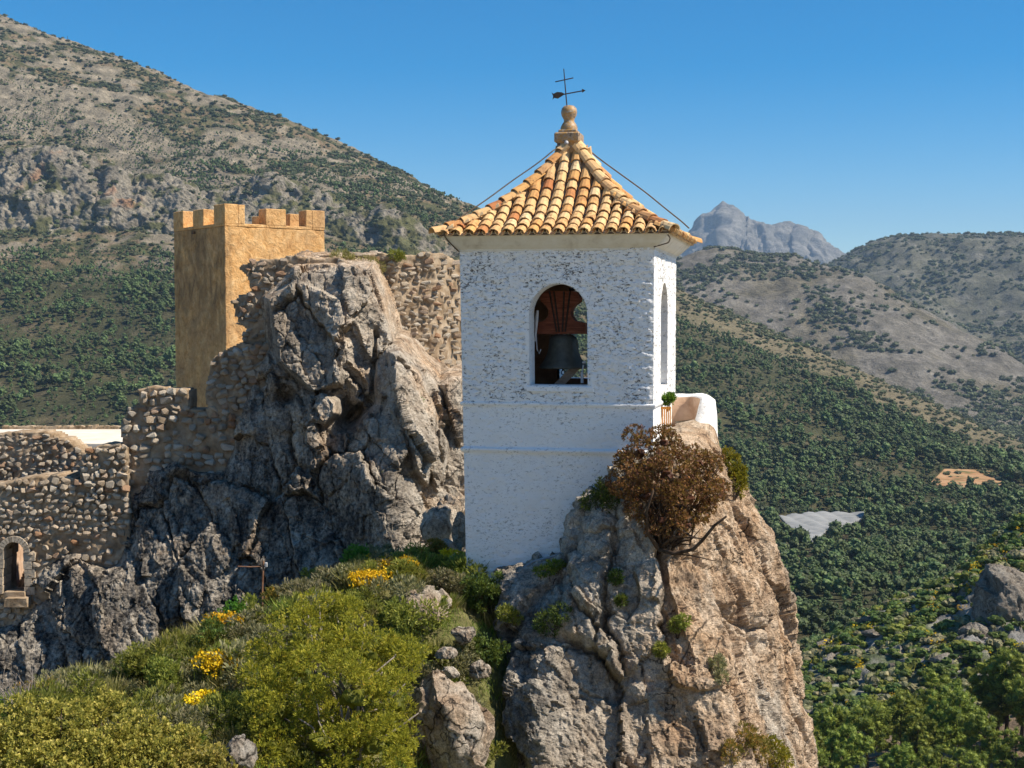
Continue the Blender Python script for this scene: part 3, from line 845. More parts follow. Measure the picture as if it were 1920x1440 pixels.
def blob_proto(seed, nq, L, W, mat):
    r = np.random.default_rng(seed)
    lb = [(r.normal() * 0.22, r.normal() * 0.22, 0.38 + r.normal() * 0.08, 0.34, 0.34, 0.34) for _ in range(4)]
    V, Fq, t = lumps(lb, seed, ICO1 if nq < 75 else ICO2, 0.3, nq // 2, L * 0.8, W * 0.7)
    if mat is M['petal']: V, Fq, t = tree_crown(lb, nq, 3, L, W, seed, 0.8, 0.2, shell=0.7)
    return mesh_data('scrub', V, Fq, mat, attrs={'tint': t})
SCRUB = [blob_proto(500 + k, 70, 0.30, 0.2, M['far_scrub']) for k in range(4)]
TINY_PINES = []
for k in range(4):
    V, Fq, t = lumps(pine_lobes(np.random.default_rng(600 + k), 4), 600 + k, ICO1, 0.3)
    TINY_PINES.append(mesh_data('pine', V, Fq, M['far_pine'], attrs={'tint': t}))

def proto_collection(name, meshes):
    c = bpy.data.collections.new(name)
    for k, me in enumerate(meshes):
        c.objects.link(bpy.data.objects.new('%s_%02d' % (name, k), me))
    return c

def instanced(name, P, scl, meshes, label, cat, seed, squash=None, fat=1.0):
    """one object of kind stuff: many plants set out on points"""
    r = np.random.default_rng(seed)
    n = len(P)
    me = bpy.data.meshes.new(name)
    me.vertices.add(n); me.vertices.foreach_set('co', np.asarray(P, np.float32).ravel())
    sc3 = np.stack([scl * r.uniform(0.7, 1.05, n) * fat, scl * r.uniform(0.7, 1.05, n) * fat, scl], 1)
    if squash is not None: sc3[:, 2] *= squash
    me.attributes.new('size', 'FLOAT_VECTOR', 'POINT').data.foreach_set('vector', sc3.astype(np.float32).ravel())
    rot = np.zeros((n, 3), np.float32); rot[:, 2] = r.uniform(0, 6.283, n); rot[:, 0] = r.normal(size=n) * 0.05; rot[:, 1] = r.normal(size=n) * 0.05
    me.attributes.new('turn', 'FLOAT_VECTOR', 'POINT').data.foreach_set('vector', rot.ravel())
    me.attributes.new('pick', 'INT', 'POINT').data.foreach_set('value', r.integers(0, len(meshes), n).astype(np.int32))
    o = link(name, me)
    ng = bpy.data.node_groups.new(name + '_nodes', 'GeometryNodeTree')
    ng.interface.new_socket('Geometry', in_out='INPUT', socket_type='NodeSocketGeometry')
    ng.interface.new_socket('Geometry', in_out='OUTPUT', socket_type='NodeSocketGeometry')
    N = ng.nodes.new
    gi, go = N('NodeGroupInput'), N('NodeGroupOutput')
    ci = N('GeometryNodeCollectionInfo'); ci.inputs['Collection'].default_value = proto_collection(name + '_kinds', meshes)
    ci.inputs['Separate Children'].default_value = True; ci.inputs['Reset Children'].default_value = True
    ip = N('GeometryNodeInstanceOnPoints'); ip.inputs['Pick Instance'].default_value = True
    def na(nm, ty):
        q = N('GeometryNodeInputNamedAttribute'); q.data_type = ty; q.inputs['Name'].default_value = nm; return q.outputs['Attribute']
    ng.links.new(gi.outputs[0], ip.inputs['Points']); ng.links.new(ci.outputs[0], ip.inputs['Instance'])
    ng.links.new(na('pick', 'INT'), ip.inputs['Instance Index']); ng.links.new(na('size', 'FLOAT_VECTOR'), ip.inputs['Scale'])
    er = N('FunctionNodeEulerToRotation'); ng.links.new(na('turn', 'FLOAT_VECTOR'), er.inputs[0]); ng.links.new(er.outputs[0], ip.inputs['Rotation'])
    ng.links.new(ip.outputs[0], go.inputs[0])
    md = o.modifiers.new('plants', 'NODES'); md.node_group = ng
    tag(o, label, cat, kind='stuff')
    return o

# ---------------------------------------------------------------- valley and mountain woods
def hides(px, py):
    """where the near crag, walls and towers stand in front of the far ground"""
    w = poly_sd(px, py, [(300, 380), (590, 380), (590, 480), (860, 480), (860, 430), (1300, 430), (1275, 740), (1340, 745), (1400, 930), (1440, 1050), (1480, 1250), (1510, 1500), (-300, 1500), (-300, 805), (230, 800), (300, 730)]) < 6
    return w
NET = [(1458, 983), (1530, 974), (1622, 976), (1618, 990), (1560, 1006), (1528, 1030), (1508, 1027), (1478, 1004)]
FIELD = [(1742, 908), (1770, 880), (1850, 882), (1890, 896), (1880, 912), (1800, 918)]
P = scatter(GA, 190000, 71, (60, 494))
px, py = proj(P)
Pn = np.concatenate([P]); gap = fbm(P / 55.0, 4, 201) * 0.5 + 0.5; gap2 = fbm(P / 160.0, 3, 207) * 0.5 + 0.5
crest_py = np.interp(px, [c[0] for c in crest], [c[1] for c in crest])
fr = (px > 1150) & (py - crest_py > 28 + 30 * gap2)
gap3 = fbm(P * np.array((1 / 90.0, 1 / 30.0, 1 / 20.0)), 3, 209) * 0.5 + 0.5
dens = np.where(fr, smooth(0.62, 0.5, gap) * smooth(0.3, 0.45, 1.05 - gap2) * (0.35 + 0.65 * smooth(0.60, 0.48, gap3)), 0)
dens = np.where(fr & (py > 860), np.maximum(dens, smooth(0.66, 0.54, gap) * (0.5 + 0.5 * smooth(0.62, 0.5, gap3))), dens)
fl = (px < 1150) & (py > 455 + 30 * gap2)
dens = np.where(fl, smooth(0.72, 0.58, gap) * (0.35 + 0.65 * smooth(480, 570, py)), dens)
up = (px < 1150) & (py <= 455 + 30 * gap2)
band = np.exp(-((py - np.interp(px, [0, 200, 400, 700, 870], [200, 275, 330, 350, 420])) / 34) ** 2)
dens = np.where(up, 1.0 * band ** 0.6 * smooth(0.60, 0.5, gap), dens)
keep = (rng.random(len(P)) < dens) & (px > -260) & (px < 2180) & (py > -60)
keep &= (poly_sd(px, py, NET) > 3) & (poly_sd(px, py, FIELD) > 0)
P, px, py = P[keep], px[keep], py[keep]
cell = np.floor(P[:, :2] / np.where(P[:, 1:2] > 1100, 5.6, 4.5)).astype(np.int64)
_, ui = np.unique(cell[:, 0] * 100003 + cell[:, 1], return_index=True)
P, px, py = P[ui], px[ui], py[ui]
gsz = fbm(P / 40.0, 3, 231)
sz = 0.88 * np.clip(0.85 + 1.5 * gsz, 0.45, 1.5) * np.random.default_rng(5).uniform(5.0, 10.5, len(P)) * np.where(P[:, 1] > 1350, 0.8, 1.0) * np.where((px < 320) & (py < 470), 0.8, 1)
vis = ~hides(px, py) & (px > -5) & (px < 1925)
order = np.argsort(np.where(vis, P[:, 1] / sz, 1e9))
near_idx = order[:268]
rest = np.ones(len(P), bool); rest[near_idx] = False
r_ = np.random.default_rng(77)
for q in near_idx:
    me = FAR_PINES[r_.integers(len(FAR_PINES))]
    o = link('pine_tree', me)
    o.location = V3(P[q]) - Vector((0, 0, 0.25)); s = float(sz[q]) * 1.05
    o.scale = (s * r_.uniform(0.7, 1.0), s * r_.uniform(0.7, 1.0), s); o.rotation_euler = (0, 0, r_.uniform(0, 6.28))
    tag(o, 'small round-crowned pine among the closest trees on the forested valley side', 'pine tree', 'closest pines of the valley forest')
Pr, sr = P[rest], sz[rest]
mid_ = Pr[:, 1] < 1300
instanced('pine_forest', Pr[mid_], sr[mid_], FAR_PINES, 'dense dark green pine forest covering the lower mountain slopes', 'forest', 1)
instanced('distant_pines', Pr[~mid_], sr[~mid_], TINY_PINES, 'belts of tiny dark pines high on the long mountain', 'forest', 2)
N_FOREST = len(Pr)

# scrub dots on the mountain, the cliff and the ridges
P = scatter(GA, 62000, 72, (24, 300)); px, py = proj(P)
g1 = fbm(P / 60.0, 4, 211) * 0.5 + 0.5
d = np.where((px < 1180) & (py < 480), 0.12 + 0.85 * smooth(0.62, 0.48, g1), 0.35)
rkm = smooth(0.50, 0.56, (fbm(P / 130.0, 5, 31) * 0.5 + 0.5) * 0.55 + (fbm(P / 38.0, 5, 37) * 0.5 + 0.5) * 0.45 + 0.05 * smooth(500, 200, py))
d = d * np.where(px < 1180, 1 - 0.85 * rkm, 1)
k = (rng.random(len(P)) < d) & (px > -260) & (px < 2180) & (py > -60)
P = P[k]
PB = scatter(GB, 6500, 73); pxb, pyb = proj(PB)
gb = fbm(PB / 30.0, 4, 215) * 0.5 + 0.5
PB = PB[rng.random(len(PB)) < np.where(pyb > np.interp(pxb, [0, 400, 900], [425, 460, 600]), 0.9, 0.45 * smooth(0.62, 0.5, gb))]
P = np.concatenate([P, PB])
r_ = np.random.default_rng(78)
instanced('mountain_scrub', P, (1.6 + 4.6 * r_.random(len(P)) ** 2) * np.where(P[:, 1] > 1500, 1.15, 0.9), SCRUB, 'dark scrub bushes dotting the rocky mountainside', 'scrub', 3, 0.75, 1.2)
PC = scatter(GC, 15000, 74, (12, 175)); px, py = proj(PC); g = fbm(PC / 150.0, 4, 221) * 0.5 + 0.5
dark = np.exp(-((py - np.interp(px, [1265, 1400, 1500, 1700, 1920], [500, 500, 520, 720, 800])) / 45) ** 2)
k = rng.random(len(PC)) < np.maximum(0.14 * smooth(0.55, 0.45, g), 0.9 * np.maximum(smooth(0.60, 0.52, g) * smooth(690, 760, py), dark * smooth(0.62, 0.45, g)))
PD = scatter(GD, 12000, 75, (12, 180)); px2, py2 = proj(PD); g2 = fbm(PD / 200.0, 4, 223) * 0.5 + 0.5
k2 = rng.random(len(PD)) < 0.08 + 0.85 * smooth(0.56, 0.46, g2)
PCD = np.concatenate([PC[k], PD[k2]])
instanced('ridge_scrub', PCD, np.random.default_rng(79).uniform(5, 11, len(PCD)), SCRUB, 'dark woodland patches on the hazy ridges beyond the valley', 'scrub', 4, 0.8, 1.2)

# ---- tall pines at the foot of the spur: x, y of the crown top in the photo, distance, height
BIG = [(1560, 1312, 162, 11.0), (1510, 1350, 158, 9.0), (1628, 1332, 160, 10.5), (1690, 1322, 164, 10.5), (1752, 1280, 168, 12.0), (1722, 1338, 158, 9.5), (1800, 1318, 160, 11.5), (1842, 1362, 154, 9.0),
       (1888, 1258, 170, 12.5), (1918, 1282, 166, 12.0), (1872, 1300, 172, 11.0), (1530, 1392, 148, 8.5), (1585, 1368, 152, 9.5), (1695, 1398, 146, 7.5), (1765, 1395, 146, 8.0),
       (1500, 1420, 142, 8.0), (1905, 1380, 150, 8.0), (1960, 1300, 160, 12.0), (1985, 1360, 150, 11), (1820, 1408, 142, 7.0), (1740, 1420, 140, 6.5)]
r_ = np.random.default_rng(80)
for q, (x, y, Y, h) in enumerate(BIG):
    top = at(x, y, Y)
    g = drop(float(top[0]), float(top[1]))
    gz = g.z if g else float(top[2]) - h
    h = max(h * 0.9, min(h * 1.4, float(top[2]) - gz))
    crown, trunk = NEAR_PINES[q % 5]
    e = empty('pine_tree', (float(top[0]), float(top[1]), gz - 0.15), r_.uniform(0, 6.28))
    e.scale = (h * r_.uniform(0.85, 1.1), h * r_.uniform(0.85, 1.1), h * 1.05)
    tag(e, 'tall bushy bright green pine with dark trunk at the foot of the rocky spur', 'pine tree', 'tall pines below the rocky spur')
    link('crown', crown, e); link('trunk', trunk, e)

# ---- scrub, flowers and rocks on the spur
SP_SCRUB = []
for k, (mt, n_) in enumerate((('dark_leaf', 90), ('olive', 80), ('dark_leaf', 100), ('dark_leaf', 110), ('grey_leaf', 80), ('dark_leaf', 84), ('grey_leaf', 70), ('olive', 78), ('dark_leaf', 95), ('grey_leaf', 88), ('olive', 92), ('dark_leaf', 76), ('petal', 26))):
    SP_SCRUB.append(blob_proto(700 + k, n_, 0.17 if mt != 'petal' else 0.2, 0.10, M[mt]))
P = scatter(GF, 17000, 76, (6, 150)); px, py = proj(P); g = fbm(P / 11.0, 4, 151) * 0.5 + 0.5
k = rng.random(len(P)) < (0.22 + 0.75 * smooth(0.45, 0.56, g)) * np.where((px > 1790) & (py > 1110), 0.35, 1)
P = P[k]
instanced('spur_scrub', P, 0.6 + 1.5 * np.random.default_rng(81).random(len(P)) ** 1.6, SP_SCRUB, 'low green and yellow-flowering scrub covering the rocky spur', 'scrub', 5, 0.8, 1.2)
# ================================================================== crag, spire, ground and ruined walls
def frame_q(P, e1, L):
    e1 = np.array(e1, float); e1 /= np.linalg.norm(e1)
    y = np.array((0.0, 1.0, 0.0)); y -= e1 * (y @ e1); y /= np.linalg.norm(y)
    e2 = np.cross(e1, y)
    return np.stack([P @ e1 / L[0], P @ e2 / L[1], P @ y / L[2]], -1)

def rock_disp(P, e1, seed, big=1.0, warp=0.16):
    """displacement of fractured limestone: tilted blocks, cracks, fine relief"""
    jit = 0.035 * np.stack([fbm(P * 6.0, 2, seed + k) for k in (11, 12, 13)], -1)
    W = P + warp * np.stack([fbm(P * 0.9, 3, seed + k) for k in (1, 2, 3)], -1) + 2 * jit
    cm = 0.15 + 0.85 * smooth(0.0, 0.25, fbm(P * 0.55, 2, seed + 14))
    F1, F2, rel, rn = worley(frame_q(W, e1, (2.3, 0.95, 1.4)), seed)
    d = 0.30 * big * (rn[:, 3] - 0.5) + 0.75 * big * ((rn[:, 4] - 0.5) * rel[:, 0] + (rn[:, 5] - 0.5) * 1.4 * rel[:, 1])
    d -= 0.22 * big * cm * np.exp(-((F2 - F1) / 0.045) ** 2)
    W2 = P + 0.10 * np.stack([fbm(P * 2.6, 2, seed + k) for k in (4, 5, 6)], -1) + jit
    F1, F2, rel, rn = worley(frame_q(W2, e1, (0.75, 0.33, 0.5)), seed + 9)
    d += 0.07 * (rn[:, 3] - 0.5) + 0.20 * ((rn[:, 4] - 0.5) * rel[:, 0] + (rn[:, 5] - 0.5) * 1.3 * rel[:, 1]) - 0.05 * cm * np.exp(-((F2 - F1) / 0.06) ** 2)
    F1, F2, rel, rn = worley(frame_q(P + jit, e1, (0.22, 0.12, 0.16)), seed + 19)
    d += 0.022 * (rn[:, 3] - 0.5) + 0.05 * ((rn[:, 4] - 0.5) * rel[:, 0] + (rn[:, 5] - 0.5) * rel[:, 1])
    d += 0.05 * big * fbm(P * 0.8, 4, seed + 20) + 0.030 * ridged(P * 4.2, 3, seed + 21) + 0.034 * fbm(P * 13.0, 3, seed + 22)
    return d

def skirt(V, Fq, vec, attrs=None):
    """close a sheet by drawing its border out along vec"""
    e = np.concatenate([Fq[:, [k, (k + 1) % 4]] for k in range(4)])
    key = np.sort(e, 1); kk_ = key[:, 0].astype(np.int64) * (len(V) + 1) + key[:, 1]
    u, ix, c = np.unique(kk_, return_index=True, return_counts=True)
    be = e[ix[c == 1]]
    bv, inv = np.unique(be.ravel(), return_inverse=True); be2 = inv.reshape(be.shape)
    n = len(V); m = len(bv)
    V2 = np.concatenate([V, V[bv] + np.array(vec)])
    F2 = np.concatenate([Fq, np.stack([be[:, 1], be[:, 0], n + be2[:, 0], n + be2[:, 1]], -1)])
    A = {k: np.concatenate([a, np.asarray(a)[bv]]) for k, a in (attrs or {}).items()}
    return V2, F2, A

# ------------------------------------------------ the crag between the ruined walls and the bell tower
ROWS = {440: [(440, -.8), (600, -.6), (720, -1.4), (900, -2)],
        500: [(440, -.5), (480, .1), (560, .35), (640, .15), (700, -.45), (735, -1.5), (900, -2)],
        560: [(430, -.5), (480, .1), (560, .75), (630, .85), (690, .25), (735, -1.0), (900, -1.6)],
        620: [(420, -.4), (470, .1), (560, .95), (650, 1.25), (705, .55), (745, -.7), (800, -1.3), (900, -1.5)],
        690: [(400, -.3), (450, .15), (540, .9), (640, 1.45), (690, 1.0), (738, 1.55), (785, .95), (830, -.2), (850, .1), (872, -.1), (905, -.4)],
        760: [(380, -.3), (430, .2), (520, .8), (600, 1.45), (650, .55), (690, 1.35), (752, 1.95), (812, 1.1), (845, .25), (860, .55), (905, 0)],
        830: [(200, -.6), (380, -.2), (430, .35), (520, .95), (610, 1.5), (690, 1.75), (765, 2.15), (818, 1.2), (850, .7), (905, .4)],
        890: [(200, -.5), (270, 0), (330, .5), (420, .6), (500, 1.15), (600, 1.75), (730, 2.45), (790, 1.7), (830, 1.4), (905, .9)],
        970: [(150, -.4), (230, .15), (330, .75), (420, 1.05), (600, 2.0), (745, 2.85), (800, 1.9), (905, 1.4)],
        1040: [(20, -.5), (90, 0), (150, .6), (235, .7), (330, 1.1), (500, 1.8), (650, 2.6), (760, 3.05), (905, 2.1)],
        1120: [(-80, -.4), (30, -.1), (70, .5), (150, 1.1), (330, 1.5), (500, 2.2), (700, 3.1), (905, 2.9)],
        1220: [(-80, .3), (60, .9), (150, 1.5), (330, 1.9), (500, 2.7), (700, 3.5), (905, 3.4)],
        1450: [(-80, 1.4), (150, 2.3), (330, 2.7), (500, 3.5), (905, 4.4)]}
gx = np.arange(-80, 902, 2.1); gy = np.arange(462, 1400, 2.1)
PX, PY = np.meshgrid(gx, gy)
rk = sorted(ROWS); prof = np.array([np.interp(gx, *np.array(ROWS[k]).T) for k in rk])
H = np.array([np.interp(gy, rk, prof[:, j]) for j in range(len(gx))]).T
OUT = [(540, 522), (552, 505), (575, 494), (640, 498), (705, 496), (722, 520), (728, 560), (738, 610), (750, 650), (772, 660), (795, 680), (822, 705), (838, 718), (866, 706), (905, 700), (905, 1420), (-90, 1420), (-90, 1180), (20, 1165), (55, 1112),
       (75, 1062), (100, 1042), (130, 1032), (165, 1060), (200, 1072), (228, 1062), (240, 1000), (243, 940), (262, 900), (292, 878), (330, 868), (365, 888), (422, 890), (440, 850), (455, 790), (468, 740), (490, 690), (512, 645), (505, 615), (502, 570), (518, 545)]
sd = poly_sd(PX, PY, OUT)
H = H - 0.055 * np.maximum(sd, 0) - 0.012 * np.maximum(sd + 22, 0) * (sd < 0) - 0.264 * (sd >= 0)
def slab(poly, dx, dy, h0, edge=0.05):
    """a block laid over the face: plane with gradients dx, dy (metres per px) and steep sides"""
    global H
    s = poly_sd(PX, PY, poly)
    cx_, cy_ = np.mean(poly, 0)
    top = h0 + dx * (PX - cx_) + dy * (PY - cy_)
    H = np.where(s < 0, np.maximum(H, top - edge * np.maximum(0, s + 7)), np.maximum(H, top - 0.35 - 0.06 * s))
slab([(733, 662), (752, 655), (790, 700), (818, 770), (822, 850), (800, 905), (778, 880), (758, 800), (738, 730)], -0.0135, 0.006, 1.95)
slab([(690, 690), (733, 672), (752, 760), (768, 850), (745, 880), (700, 830), (672, 790)], 0.004, 0.007, 1.75)
slab([(826, 722), (846, 706), (868, 704), (870, 800), (862, 850), (848, 800)], -0.010, 0.004, 0.75)
slab([(806, 812), (826, 800), (842, 830), (838, 880), (822, 925), (806, 900), (800, 850)], -0.012, 0.005, 1.65)
slab([(578, 742), (605, 730), (632, 752), (634, 775), (610, 800), (580, 790), (572, 765)], 0.002, 0.004, 1.75)
slab([(575, 795), (612, 805), (620, 840), (596, 852), (574, 830)], 0.001, 0.005, 1.7)
slab([(735, 880), (775, 895), (800, 960), (792, 1010), (760, 1010), (742, 950)], -0.010, 0.007, 2.55)
slab([(500, 560), (560, 520), (640, 560), (655, 640), (640, 720), (590, 740), (520, 680)], 0.0032, 0.004, 1.25)
slab([(640, 500), (700, 498), (722, 560), (736, 640), (700, 690), (660, 620), (645, 560)], -0.0085, 0.006, 0.75)
ca_, sa_ = math.cos(-0.75), math.sin(-0.75); U_ = (PX - 668) * ca_ + (PY - 778) * sa_; W_ = -(PX - 668) * sa_ + (PY - 778) * ca_
H -= 1.1 * np.exp(-((U_ / 40) ** 2 + (W_ / 13) ** 2)) + 0.35 * np.exp(-(((PX - 700 + 0.06 * (PY - 700)) / 5) ** 2)) * smooth(600, 640, PY) * smooth(760, 730, PY)
H -= 0.7 * np.exp(-(((PX - 540) / 16) ** 2 + ((PY - 745) / 13) ** 2))
V = at(PX, PY, 30.0 - H).reshape(-1, 3)
gyH, gxH = np.gradient(H, 2.1); damp = (1 - 0.88 * smooth(0.022, 0.05, np.hypot(gxH, gyH))).ravel()
keep = (sd < 26)
kf = keep[:-1, :-1] & keep[1:, 1:] & keep[:-1, 1:] & keep[1:, :-1]
Fq = grid_faces(len(gy), len(gx), kf, flip=True)
N = vnormals(V, Fq)
N = 0.45 * N + np.array((0.12, -0.62, 0.1)); N /= np.linalg.norm(N, axis=1)[:, None]
V = V + N * (damp * rock_disp(V, (0.42, 0.1, -0.9), 40))[:, None]
pxf, pyf, sdf = PX.ravel(), PY.ravel(), sd.ravel()
nz = fbm(V * 0.7, 4, 301)
stain = np.clip(1.2 * smooth(800, 930, pyf + 60 * nz) * smooth(800, 690, pxf + 40 * nz) + 0.5 * smooth(640, 560, pxf + 60 * nz) * smooth(530, 640, pyf) + 0.35 * smooth(0.0, 0.4, nz), 0, 1)
ochre = np.clip(0.22 + 0.55 * smooth(0.05, 0.35, fbm(V * 0.9, 4, 305)) + 0.5 * smooth(-16, 2, sdf) * smooth(1010, 900, pyf), 0, 1) * np.where(pyf > 1040, 0.4, 1)
V, Fq, A = compact(V, Fq, {'stain': stain, 'ochre': ochre})
V, Fq, A = skirt(V, Fq, (0, 2.5, -0.6), A)
crag = obj('crag', V, Fq, M['limestone'], attrs=A, smooth_shade=False)
tag(crag, 'tall fractured grey limestone crag between the ruined walls and the white bell tower', 'crag')

# ------------------------------------------------ the spire of rock the bell tower leans on
SP = {814: [(1268, 21.5), (1285, 21.4), (1318, 21.4), (1334, 21.7)],
      832: [(1242, 21.1), (1266, 20.8), (1312, 20.9), (1343, 21.6)],
      880: [(1185, 20.1), (1225, 19.8), (1302, 20.0), (1354, 21.3)],
      930: [(1112, 19.9), (1165, 19.4), (1285, 19.5), (1384, 21.2)],
      985: [(1080, 19.75), (1140, 19.2), (1268, 19.1), (1406, 21.0)],
      1045: [(1076, 19.7), (1138, 19.0), (1258, 18.85), (1434, 20.9)],
      1080: [(1000, 19.8), (1105, 18.9), (1265, 18.6), (1444, 20.9)],
      1130: [(940, 19.75), (1065, 18.7), (1280, 18.4), (1455, 20.8)],
      1200: [(905, 19.6), (1035, 18.4), (1308, 18.25), (1470, 20.8)],
      1300: [(895, 19.3), (1025, 18.0), (1355, 18.0), (1483, 20.7)],
      1440: [(888, 19.0), (1025, 17.5), (1405, 17.7), (1500, 20.6)],
      1600: [(870, 18.7), (1010, 17.0), (1440, 17.3), (1524, 20.5)]}
def catmull_closed(C, n):
    C = np.asarray(C, float); k = len(C)
    seg = np.linalg.norm(np.roll(C, -1, 0) - C, axis=1); cum = np.concatenate([[0], np.cumsum(seg)])
    s = np.linspace(0, cum[-1], n, endpoint=False)
    i = np.clip(np.searchsorted(cum, s, 'right') - 1, 0, k - 1); t = ((s - cum[i]) / seg[i])[:, None]
    p0, p1, p2, p3 = C[(i - 1) % k], C[i], C[(i + 1) % k], C[(i + 2) % k]
    cr = 0.5 * (2 * p1 + (p2 - p0) * t + (2 * p0 - 5 * p1 + 4 * p2 - p3) * t * t + (3 * p1 - p0 - 3 * p2 + p3) * t ** 3)
    return 0.55 * (p1 + (p2 - p1) * t) + 0.45 * cr
rk = sorted(SP); rows = np.linspace(814, 1600, 400); nl = 520
tab = np.array([SP[k] for k in rk])                       # rows x 4 x 2
tab = np.stack([np.interp(rows, rk, tab[:, a, b]) for a in range(4) for b in range(2)], -1).reshape(-1, 4, 2)
loops = []
for y_, c in zip(rows, tab):
    (lx, ly), (fx, fy), (dx_, dy_), (rx, ry) = c
    wz = min(1.0, (y_ - 800) / 130)
    pts = [at(lx, y_, ly), at(fx, y_, fy), at(dx_, y_, dy_), at(0.5 * (dx_ + rx), y_, 0.5 * (dy_ + ry) - 0.12), at(rx, y_, ry), at(rx - 12, y_, ry + 0.9 * wz), at(rx - 70, y_, ry + 2.2 * wz), at(lx + 60, y_, ly + 3.2 * wz), at(lx + 8, y_, ly + 1.2 * wz)]
    zz = float(pts[1][2])
    pts = [(p[0], p[1], zz + (p[2] - zz)) for p in pts]
    q = catmull_closed(np.array([(p[0], p[1]) for p in pts]), nl)
    loops.append(np.column_stack([q, np.full(nl, float(at(1200, y_, 19.5)[2]))]))
Vs = np.array(loops)
ring = np.concatenate([np.arange(nl), [0]])
i_ = np.arange(len(rows) * nl).reshape(len(rows), nl)[:, ring]
Fq = np.stack([i_[:-1, :-1], i_[1:, :-1], i_[1:, 1:], i_[:-1, 1:]], -1).reshape(-1, 4)
V = Vs.reshape(-1, 3)
N = vnormals(V, Fq)
if (N[:, 1] * (V[:, 1] - 20.5)).sum() < 0: N = -N; Fq = Fq[:, ::-1]
pxs, pys = proj(V)
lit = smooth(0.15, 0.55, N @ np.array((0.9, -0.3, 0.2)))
d1 = rock_disp(V, (0.22, 0.0, -1.0), 60, 0.85)
d2 = 0.10 * ridged(frame_q(V, (0.20, 0, -1), (1.2, 0.25, 0.5)), 5, 71, 0.65) + 0.09 * fbm(frame_q(V, (0.2, 0, -1), (0.35, 0.10, 0.16)), 4, 73)
amp = smooth(814, 860, pys)
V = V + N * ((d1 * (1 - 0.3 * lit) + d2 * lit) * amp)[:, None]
nz = fbm(V * 0.8, 4, 311)
ochre = np.clip(0.8 * lit + 0.55 * smooth(0.02, 0.3, nz) + 0.12, 0, 1)  # faces turned to the sun go ochre: warm light put into rock colour
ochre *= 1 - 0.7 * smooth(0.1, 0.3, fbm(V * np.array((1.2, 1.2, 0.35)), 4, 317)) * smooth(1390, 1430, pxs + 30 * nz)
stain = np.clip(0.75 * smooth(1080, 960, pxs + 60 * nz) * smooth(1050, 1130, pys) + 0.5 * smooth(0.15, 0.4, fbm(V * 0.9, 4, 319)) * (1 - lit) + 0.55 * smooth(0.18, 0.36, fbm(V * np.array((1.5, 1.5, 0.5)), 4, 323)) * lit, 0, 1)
# close the top
topc = V[:nl].mean(0); V = np.concatenate([V, [topc + np.array((0, 0, 0.05))]])
Fs = [tuple(f) for f in Fq.tolist()] + [(int(k), int((k + 1) % nl), len(V) - 1) for k in range(nl)]
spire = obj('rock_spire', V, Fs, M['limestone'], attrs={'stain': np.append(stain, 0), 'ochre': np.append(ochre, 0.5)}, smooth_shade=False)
tag(spire, 'steep pillar of grey and orange rock carrying the russet bush beside the white tower', 'rock')
SPIRE_BV = BVHTree.FromPolygons([tuple(p) for p in V.tolist()], Fs)

# ------------------------------------------------ planted slope in front
CT = [(860, 1085, 20.9), (760, 1072, 21.3), (690, 1065, 21.8), (620, 1092, 21.4), (500, 1165, 20.4), (330, 1236, 19.4), (180, 1282, 18.6), (60, 1318, 18.0), (-120, 1365, 17.0), (-500, 1450, 15.5),
      (860, 1150, 19.3), (700, 1160, 19.0), (560, 1230, 18.0), (420, 1300, 17.2), (250, 1350, 16.6), (60, 1400, 15.8),
      (940, 1540, 17.6), (860, 1480, 15.8), (740, 1440, 15.4), (620, 1430, 15.2), (450, 1450, 14.6), (250, 1500, 13.4), (0, 1530, 13.0), (-300, 1560, 12.8),
      (950, 1850, 15.5), (1100, 2000, 15.0), (620, 1640, 12.5), (300, 1760, 10.5), (0, 1800, 10.0), (900, 2000, 10.5), (-300, 1800, 10)]
cp = np.array([at(*c) for c in CT])
extra = [(-4.5, 22.5, -7.2), (-6, 20.5, -7.0), (-2.8, 23.2, -6.2), (-1.6, 23.8, -5.2), (-0.6, 24.5, -4.6), (0.6, 23.0, -4.2), (1.5, 22.0, -4.2), (-8, 22, -8), (-3, 27, -8), (0, 28, -5.5), (-8, 28, -9), (2.4, 19, -6.5), (2.4, 14, -8), (-2, 5, -5.5), (-8, 6, -5.5), (2.4, 6, -8)]
cp = np.concatenate([cp, np.array(extra)])
def rbf_fit(P2, z):
    d = np.linalg.norm(P2[:, None] - P2[None], axis=-1)
    A = np.block([[d + 0.02 * np.eye(len(z)), np.ones((len(z), 1)), P2], [np.ones((1, len(z))), np.zeros((1, 3))], [P2.T, np.zeros((2, 3))]])
    return np.linalg.solve(A, np.concatenate([z, np.zeros(3)]))
_w = rbf_fit(cp[:, :2], cp[:, 2])
def ground_z(X, Y):
    Q = np.stack([np.ravel(X), np.ravel(Y)], -1)
    out = np.empty(len(Q))
    for s in range(0, len(Q), 20000):
        q = Q[s:s + 20000]
        out[s:s + 20000] = np.linalg.norm(q[:, None] - cp[None, :, :2], axis=-1) @ _w[:len(cp)] + _w[len(cp)] + q @ _w[len(cp) + 1:]
    P = np.column_stack([Q, out])
    return (out + 0.16 * fbm(P * 0.8, 3, 331) + 0.06 * fbm(P * 3.0, 3, 333)).reshape(np.shape(X))
xs, ys = np.arange(-9, 2.5, 0.06), np.arange(5, 27, 0.06)
GXs, GYs = np.meshgrid(xs, ys)
GZ = ground_z(GXs, GYs)
V = np.stack([GXs, GYs, GZ], -1).reshape(-1, 3)
n1 = fbm(V * 0.9, 4, 341) * 0.5 + 0.5; n2 = fbm(V * 4.0, 4, 343) * 0.5 + 0.5
